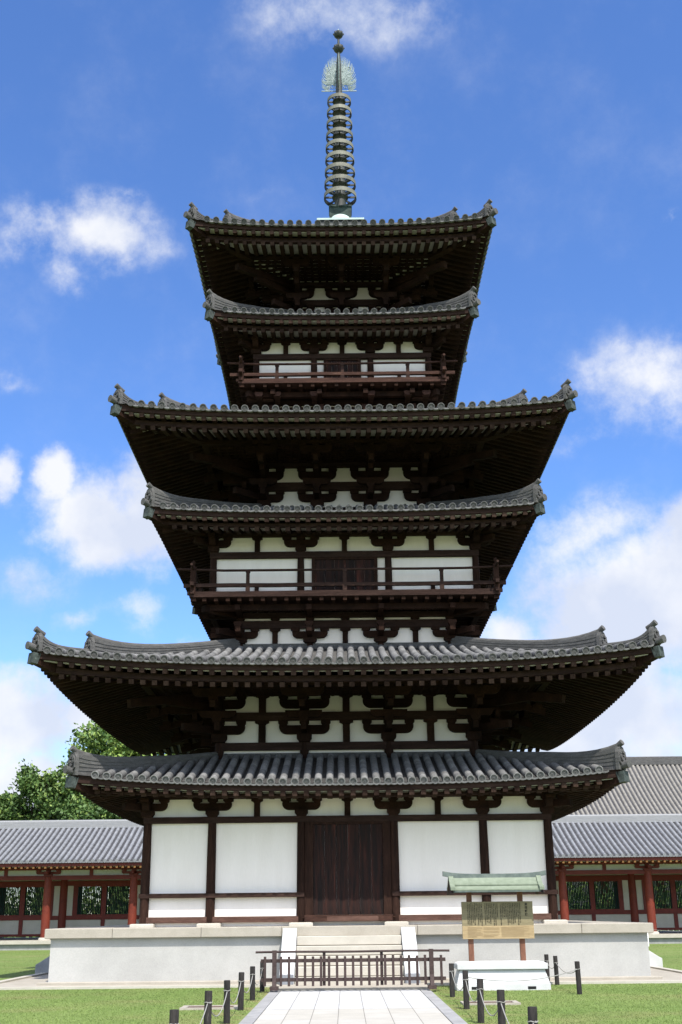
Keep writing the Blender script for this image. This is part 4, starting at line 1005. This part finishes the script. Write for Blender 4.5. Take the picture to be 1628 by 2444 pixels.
def hedge(x0, x1, y0, y1, h, n, seed, nm='undergrowth'):
    rs = np.random.default_rng(seed); k = n
    pos = np.stack([rs.uniform(x0, x1, k), rs.uniform(y0, y1, k), h*rs.random(k)**.7*(.8+.25*np.sin(rs.uniform(0, 6, k)))], 1)
    nrm = rs.normal(size=(k, 3))+np.array((0, -.3, .6)); nrm /= np.linalg.norm(nrm, axis=1)[:, None]
    a = np.cross(nrm, rs.normal(size=(k, 3))); a /= np.linalg.norm(a, axis=1)[:, None]; b = np.cross(nrm, a); s = .15*rs.uniform(.6, 1.3, (k, 1))
    V = np.stack([pos-a*s, pos+b*s*.6, pos+a*s, pos-b*s*.6], 1).reshape(-1, 3)
    m = MB(); m.V = [V]; m.n = len(V); m.F = [(4*i, 4*i+1, 4*i+2, 4*i+3) for i in range(k)]; m.S = [False]*k; m.M = [int(q) for q in (rs.random(k) < .35)]
    return m.build(nm, [leafA, leafB])
tag(struct(hedge(-34, -4, 36, 39, 3.4, 16000, 4), 'stuff'), 'mass of green shrubs seen through the left corridor windows', 'shrubs')
tag(struct(hedge(4, 34, 38, 41, 3.2, 15000, 14), 'stuff'), 'shrubs added behind the right corridor windows, standing in for the shade of the hall', 'shrubs')  # added foliage standing in for the hall's shade behind these windows

# ------------------------------------------------------------------ sign board on its stone pedestal
sg = thing('sign_board', 'wooden notice board with green copper roof on a pale stone pedestal', 'sign', (3.17, -10.1, 0))
def taper(m, x0, x1, z0, X0_, X1_, z1, yd0, yd1, mt=0):
    V = [(x0, -yd0, z0), (x1, -yd0, z0), (x1, yd0, z0), (x0, yd0, z0), (X0_, -yd1, z1), (X1_, -yd1, z1), (X1_, yd1, z1), (X0_, yd1, z1)]
    m.add(V, [(0, 3, 2, 1), (4, 5, 6, 7), (0, 1, 5, 4), (1, 2, 6, 5), (2, 3, 7, 6), (3, 0, 4, 7)], False, mt)
m = MB(); taper(m, -.97, .97, -.02, -.97, .97, .13, .44, .44); taper(m, -.96, .96, .131, -.88, .88, .40, .42, .33); taper(m, -.94, .94, .401, -.94, .94, .51, .40, .40); taper(m, -.94, .94, .511, -.85, .85, .545, .40, .34)
ped = bevel(m.build('pedestal', whitest, sg), .008)
m = MB()
for x in (-.58, .58): m.box(x-.085, x+.085, -.443, -.436, .02, .075)
m.build('vent_slot', blackm, ped)
for x in (-.57, .53):
    m = MB(); m.box(-.055, .055, -.055, .055, .53, 2.06); bevel(m.build('sign_post', signpost, sg, (x, .25, 0)), .006)
m = MB(); m.box(-.75, .78, .135, .19, 1.25, 1.74, 0); m.box(-.75, .78, .13, .19, .985, 1.249, 1)
bd = bevel(m.build('notice_panel', [board_old, boardw], sg), .003)
m = MB(); rr = random.Random(9)
for i in range(31):     # columns of brush-written characters, too small to read in the photo
    x = -.62+i*.0373; z = 1.715-rr.uniform(0, .02); zend = 1.265+rr.choice((0, 0, .02, .05, .16))
    if i in (9, 18): continue
    while z > zend:
        h = .0165
        for q in range(4):
            if rr.random() < .5: m.box(x-.010, x+.010, .1318, .1332, z-h*(q+.5)/4-.0016, z-h*(q+.5)/4+.0016)
        for q in (-1, 0, 1):
            if rr.random() < .55: m.box(x+q*.0075-.0018, x+q*.0075+.0018, .1312, .1326, z-h, z)
        z -= .0205
m.build('small_writing', ink, bd)
m = MB()
for blk in ((-.64, -.32), (-.30, .04), (.08, .68)):
    for i in range(13):
        z = 1.222-i*.0165
        if rr.random() < .12: continue
        m.box(blk[0], blk[1]-rr.choice((0, 0, .03, .12)), .1275, .1289, z-.003, z+.003)
m.build('fine_writing', inklt, bd)
def glyph_text(txt, loc, size, parent):
    m = MB()
    for i, ch in enumerate(txt):
        cu = bpy.data.curves.new('character', 'FONT'); cu.body = ch; cu.size = size; cu.offset = .0012; cu.align_x = 'CENTER'
        o = bpy.data.objects.new('character', cu); COL.objects.link(o); bpy.context.view_layer.update()
        me = bpy.data.meshes.new_from_object(o.evaluated_get(bpy.context.evaluated_depsgraph_get()))
        V = [(v.co.x+loc[0], loc[1]-.0008, v.co.y+loc[2]-i*size*1.1) for v in me.vertices]
        m.add(V, [tuple(p_.vertices) for p_ in me.polygons]); bpy.data.objects.remove(o); bpy.data.meshes.remove(me); bpy.data.curves.remove(cu)
    return m.build('title_writing', ink, parent)
glyph_text('東塔解説', (.635, .1325, 1.655), .062, bd)
# roof of the sign: curved copper, ridge with upswept ends
m = MB()
def slope(side, L, z_off, yo, yi, zo, zi, thick=.02, mt=0, sag=.03):
    n = 6; V = []
    for i in range(n+1):
        s = i/n; y = yo+(yi-yo)*s; z = zo+(zi-zo)*s-sag*math.sin(math.pi*s)
        for dz in (0, -thick): 
            for x in (-L, L): V.append((x, .25+side*y, z+dz+z_off))
    F = []
    for i in range(n):
        a = 4*i; b = a+4
        F += [(a, a+1, b+1, b), (a+2, b+2, b+3, a+3), (a, b, b+2, a+2), (a+1, a+3, b+3, b+1)]
    F += [(0, 2, 3, 1), (4*n, 4*n+1, 4*n+3, 4*n+2)]
    m.add(V, F, False, mt)
for side in (-1, 1):
    slope(side, .93, 0, .46, .26, 1.985, 2.075); slope(side, .93, .028, .285, .04, 2.062, 2.235)
    m.box(-.93, .93, min(.25+side*.455, .25+side*.44), max(.25+side*.455, .25+side*.44), 1.93, 1.966, 1)
    for sx in (-1, 1):   # barge strips
        n = 6; V = []
        for i in range(n+1):
            s = i/n; y = .50+(.0-.50)*s; z = 2.0+(2.30-2.0)*s-.05*math.sin(math.pi*s)
            for xx in (sx*.90, sx*1.0):
                for dz in (.03, -.03): V.append((xx, .25+side*y, z+dz))
        F = []
        for i in range(n):
            a = 4*i; b = a+4; F += [(a, a+2, b+2, b), (a+1, b+1, b+3, a+3), (a, b, b+1, a+1), (a+2, a+3, b+3, b+2)]
        F += [(0, 1, 3, 2), (4*n, 4*n+2, 4*n+3, 4*n+1)]
        m.add(V, F, False, 0)
so_ = m.build('sign_roof', [greencu, greencu_d], sg)
m = MB(); n = 14; V = []
for i in range(n+1):
    x = -1.12+2.24*i/n; lift = .06*abs(x/1.12)**4
    for y, z in ((-.07, 2.215), (.07, 2.215), (.06, 2.315), (-.06, 2.315)): V.append((x, .25+y, z+lift))
m.add(V, [(4*i+a, 4*i+(a+1) % 4, 4*i+4+(a+1) % 4, 4*i+4+a) for i in range(n) for a in range(4)]+[(3, 2, 1, 0), tuple(4*n+a for a in range(4))], False, 0)
V2 = [(x, y, z) for x, y, z in V]
m.box(-.02, .02, .2, .3, 2.2, 2.21)
m.build('sign_ridge', greencu_d, so_)
m = MB(); m.box(-.78, .78, .21, .29, 2.0, 2.06); m.box(-.62, -.52, -.1, .62, 1.94, 2.0); m.box(.48, .58, -.1, .62, 1.94, 2.0)
for sx in (-1, 1):
    for k in (-1, 1): m.beam((sx*.97, .25+k*.44, 1.90), (sx*.97, .25, 2.16), .04, .07, up=(1, 0, 0))
m.build('roof_frame', fencew, sg)

# ------------------------------------------------------------------ low wooden barrier at the foot of the steps
fb_ = thing('wooden_barrier', 'low brown wooden picket barrier standing across the path before the steps', 'barrier', (0, -10.62, 0))
m = MB(); n = 10; pts = [(-1.95+4.02*i/n, 0, .785+.004*math.sin(i)) for i in range(n+1)]
m.tube(pts, .022, 8); m.build('top_rail', fencew, fb_)
for z in (.615, .25): m = MB(); m.box(-1.84, 1.98, -.022, .022, z-.035, z+.035); bevel(m.build('cross_rail', fencew, fb_), .004)
pm = MB(); pm.box(-.045, .045, -.04, .04, .06, .765); pm.box(-.085, .085, -.15, .15, 0, .07)
pm.add([(-.04, -.13, .07), (.04, -.13, .07), (.04, -.03, .30), (-.04, -.03, .30), (-.04, -.03, .07), (.04, -.03, .07)], [(0, 1, 2, 3), (0, 3, 4), (1, 5, 2)])
p1 = pm.build('barrier_post', fencew, fb_, (-1.555, -.045, .055)); inst(p1, fb_, (1.685, -.045, .055))
pl = MB(); pl.box(-.026, .026, -.05, -.023, .13, .70); s1 = None
for i in range(23):
    x = -1.75+i*.1653
    if abs(x+1.555) < .06 or abs(x-1.685) < .06: continue
    if s1 is None: s1 = pl.build('picket', fencew, fb_, (x, 0, 0))
    else: inst(s1, fb_, (x, 0, random.uniform(-.008, .008)))
for x in (-.53, .66): m = MB(); m.box(x-.03, x+.03, .023, .07, .13, .77); m.build('barrier_stay', fencew, fb_)

# ------------------------------------------------------------------ posts and ropes beside the path
def post_mesh(seed):
    rr = random.Random(seed); m = MB(); n = 12; r0 = .05
    pr = [(r0*1.02, -.05), (r0, .2), (r0*.98, .42), (r0*.985, .585), (r0*.93, .60)]
    m.lathe([(r*(1), z) for r, z in pr], n); 
    return m
SRC = {}
def bollard(x, y, label, h=.60):
    if 'b' not in SRC:
        t = thing('rope_post', label, 'post', (x, y, 0), 0, 'dark wooden posts strung with white rope')
        SRC['b'] = t; post_mesh(1).build('post_body', postw, t)
        k = MB(); k.tube([(0, -.056, .46), (0, .056, .46)], .011, 8); k.tube([(.052*math.cos(a), .052*math.sin(a), .46+.006*math.sin(3*a)) for a in np.linspace(0, 2*math.pi, 13)], .006, 6, caps=False); k.build('rope_loop', rope_m, t)
    else:
        t = copy_tree(SRC['b']); t.location = (x, y, 0); t['label'] = label
    t.rotation_euler = (random.uniform(-.02, .02), random.uniform(-.02, .02), random.uniform(0, 6)); t.scale = (1, 1, h/.60)
    return t
LP = [(-1.83, -10.25), (-1.84, -12.75), (-1.86, -15.1), (-1.85, -17.6), (-1.86, -20.1), (-1.86, -23.2)]
LL = ['dark post at the left end of the barrier, farthest of the left row', 'second dark post from the barrier in the left row', 'third dark post from the barrier in the left row, by the drain cover', 'fourth dark post from the barrier in the left row, blotched with pale wear',
      'fifth dark post in the left row, second from the bottom of the picture', 'nearest dark post of the left row, mostly cut off by the bottom edge']
RP = [(1.95, -12.35), (1.93, -15.3), (1.88, -17.9), (1.86, -20.5), (1.83, -23.3)]
RL = ['dark post in front of the left corner of the sign pedestal', 'second dark post of the right row, in front of the pedestal', 'third dark post of the right row, standing on the grass below the pedestal slot', 'fourth dark post of the right row, weathered pale at its top', 'nearest dark post of the right row, cut off by the bottom edge']
BP = [(4.51, -7.9), (4.55, -8.9), (4.45, -11.98)]
BL = ['dark post just behind the right end of the sign pedestal', 'dark post to the right of the pedestal, middle of the side row', 'lone dark post farthest right on the lawn']
for (x, y), l in zip(LP+RP+BP, LL+RL+BL): bollard(x, y, l)
def rope(pts, sag, label):
    m = MB(); P_ = []
    for (a, b) in zip(pts[:-1], pts[1:]):
        for i in range(13 if (b == pts[-1]) else 12):
            s = i/12; q = [a[j]+(b[j]-a[j])*s for j in range(3)]; q[2] -= sag*4*s*(1-s); P_.append(q)
    m.tube(P_, .0075, 6); return tag(m.build('rope', rope_m), label, 'rope', 'white ropes between the posts')
rp = lambda L_, z=.46: [(x, y, z) for x, y in L_]
rope(rp(LP)+[(-1.86, -27, .46)], .25, 'white rope sagging along the left row of posts')
rope(rp(RP)+[(1.82, -26.5, .46)], .25, 'white rope sagging along the right row of posts')
rope([(1.93, -15.3, .50), (4.45, -11.98, .46)], .13, 'thin white rope hanging across the front of the sign pedestal')
rope(rp(BP), .14, 'white rope joining the three posts right of the sign pedestal')
# stone framed drain covers in the grass
def drain(x, y, label):
    t = thing('drain_cover', label, 'drain cover', (x, y, 0), 0, 'drain covers in the grass')
    m = MB(); m.box(-.50, .50, -.30, -.22, -.02, .035); m.box(-.50, .50, .22, .30, -.02, .035); m.box(-.50, -.40, -.22, .22, -.02, .033); m.box(.40, .50, -.22, .22, -.02, .033); m.build('cover_frame', slab, t)
    m = MB(); m.box(-.40, .40, -.22, .22, -.02, .022); m.build('cover_plate', sillw, t)
drain(-2.42, -14.6, 'stone framed drain cover in the grass left of the path'); drain(2.45, -14.2, 'stone framed drain cover in the grass right of the path')
# small white rope stakes before the corridor on the right
wp_ = mat('white_paint', (.7, .7, .68), (.78, .78, .76))
for (x, lab) in ((11.0, 'thin white stake nearest the pagoda before the right corridor'), (13.6, 'thin white stake beside the red corridor column on the right'), (16.6, 'thin white stake at the right frame edge before the corridor')):
    t = MB(); t.lathe([(.03, -.03), (.03, .82), (.0, .86)], 8, (x, 19.5, 0)); tag(t.build('rope_stake', wp_), lab, 'stake', 'white stakes before the right corridor')
rope([(11.0, 19.5, .75), (13.6, 19.5, .75), (16.6, 19.5, .75)], .12, 'white rope between thin stakes before the right corridor')
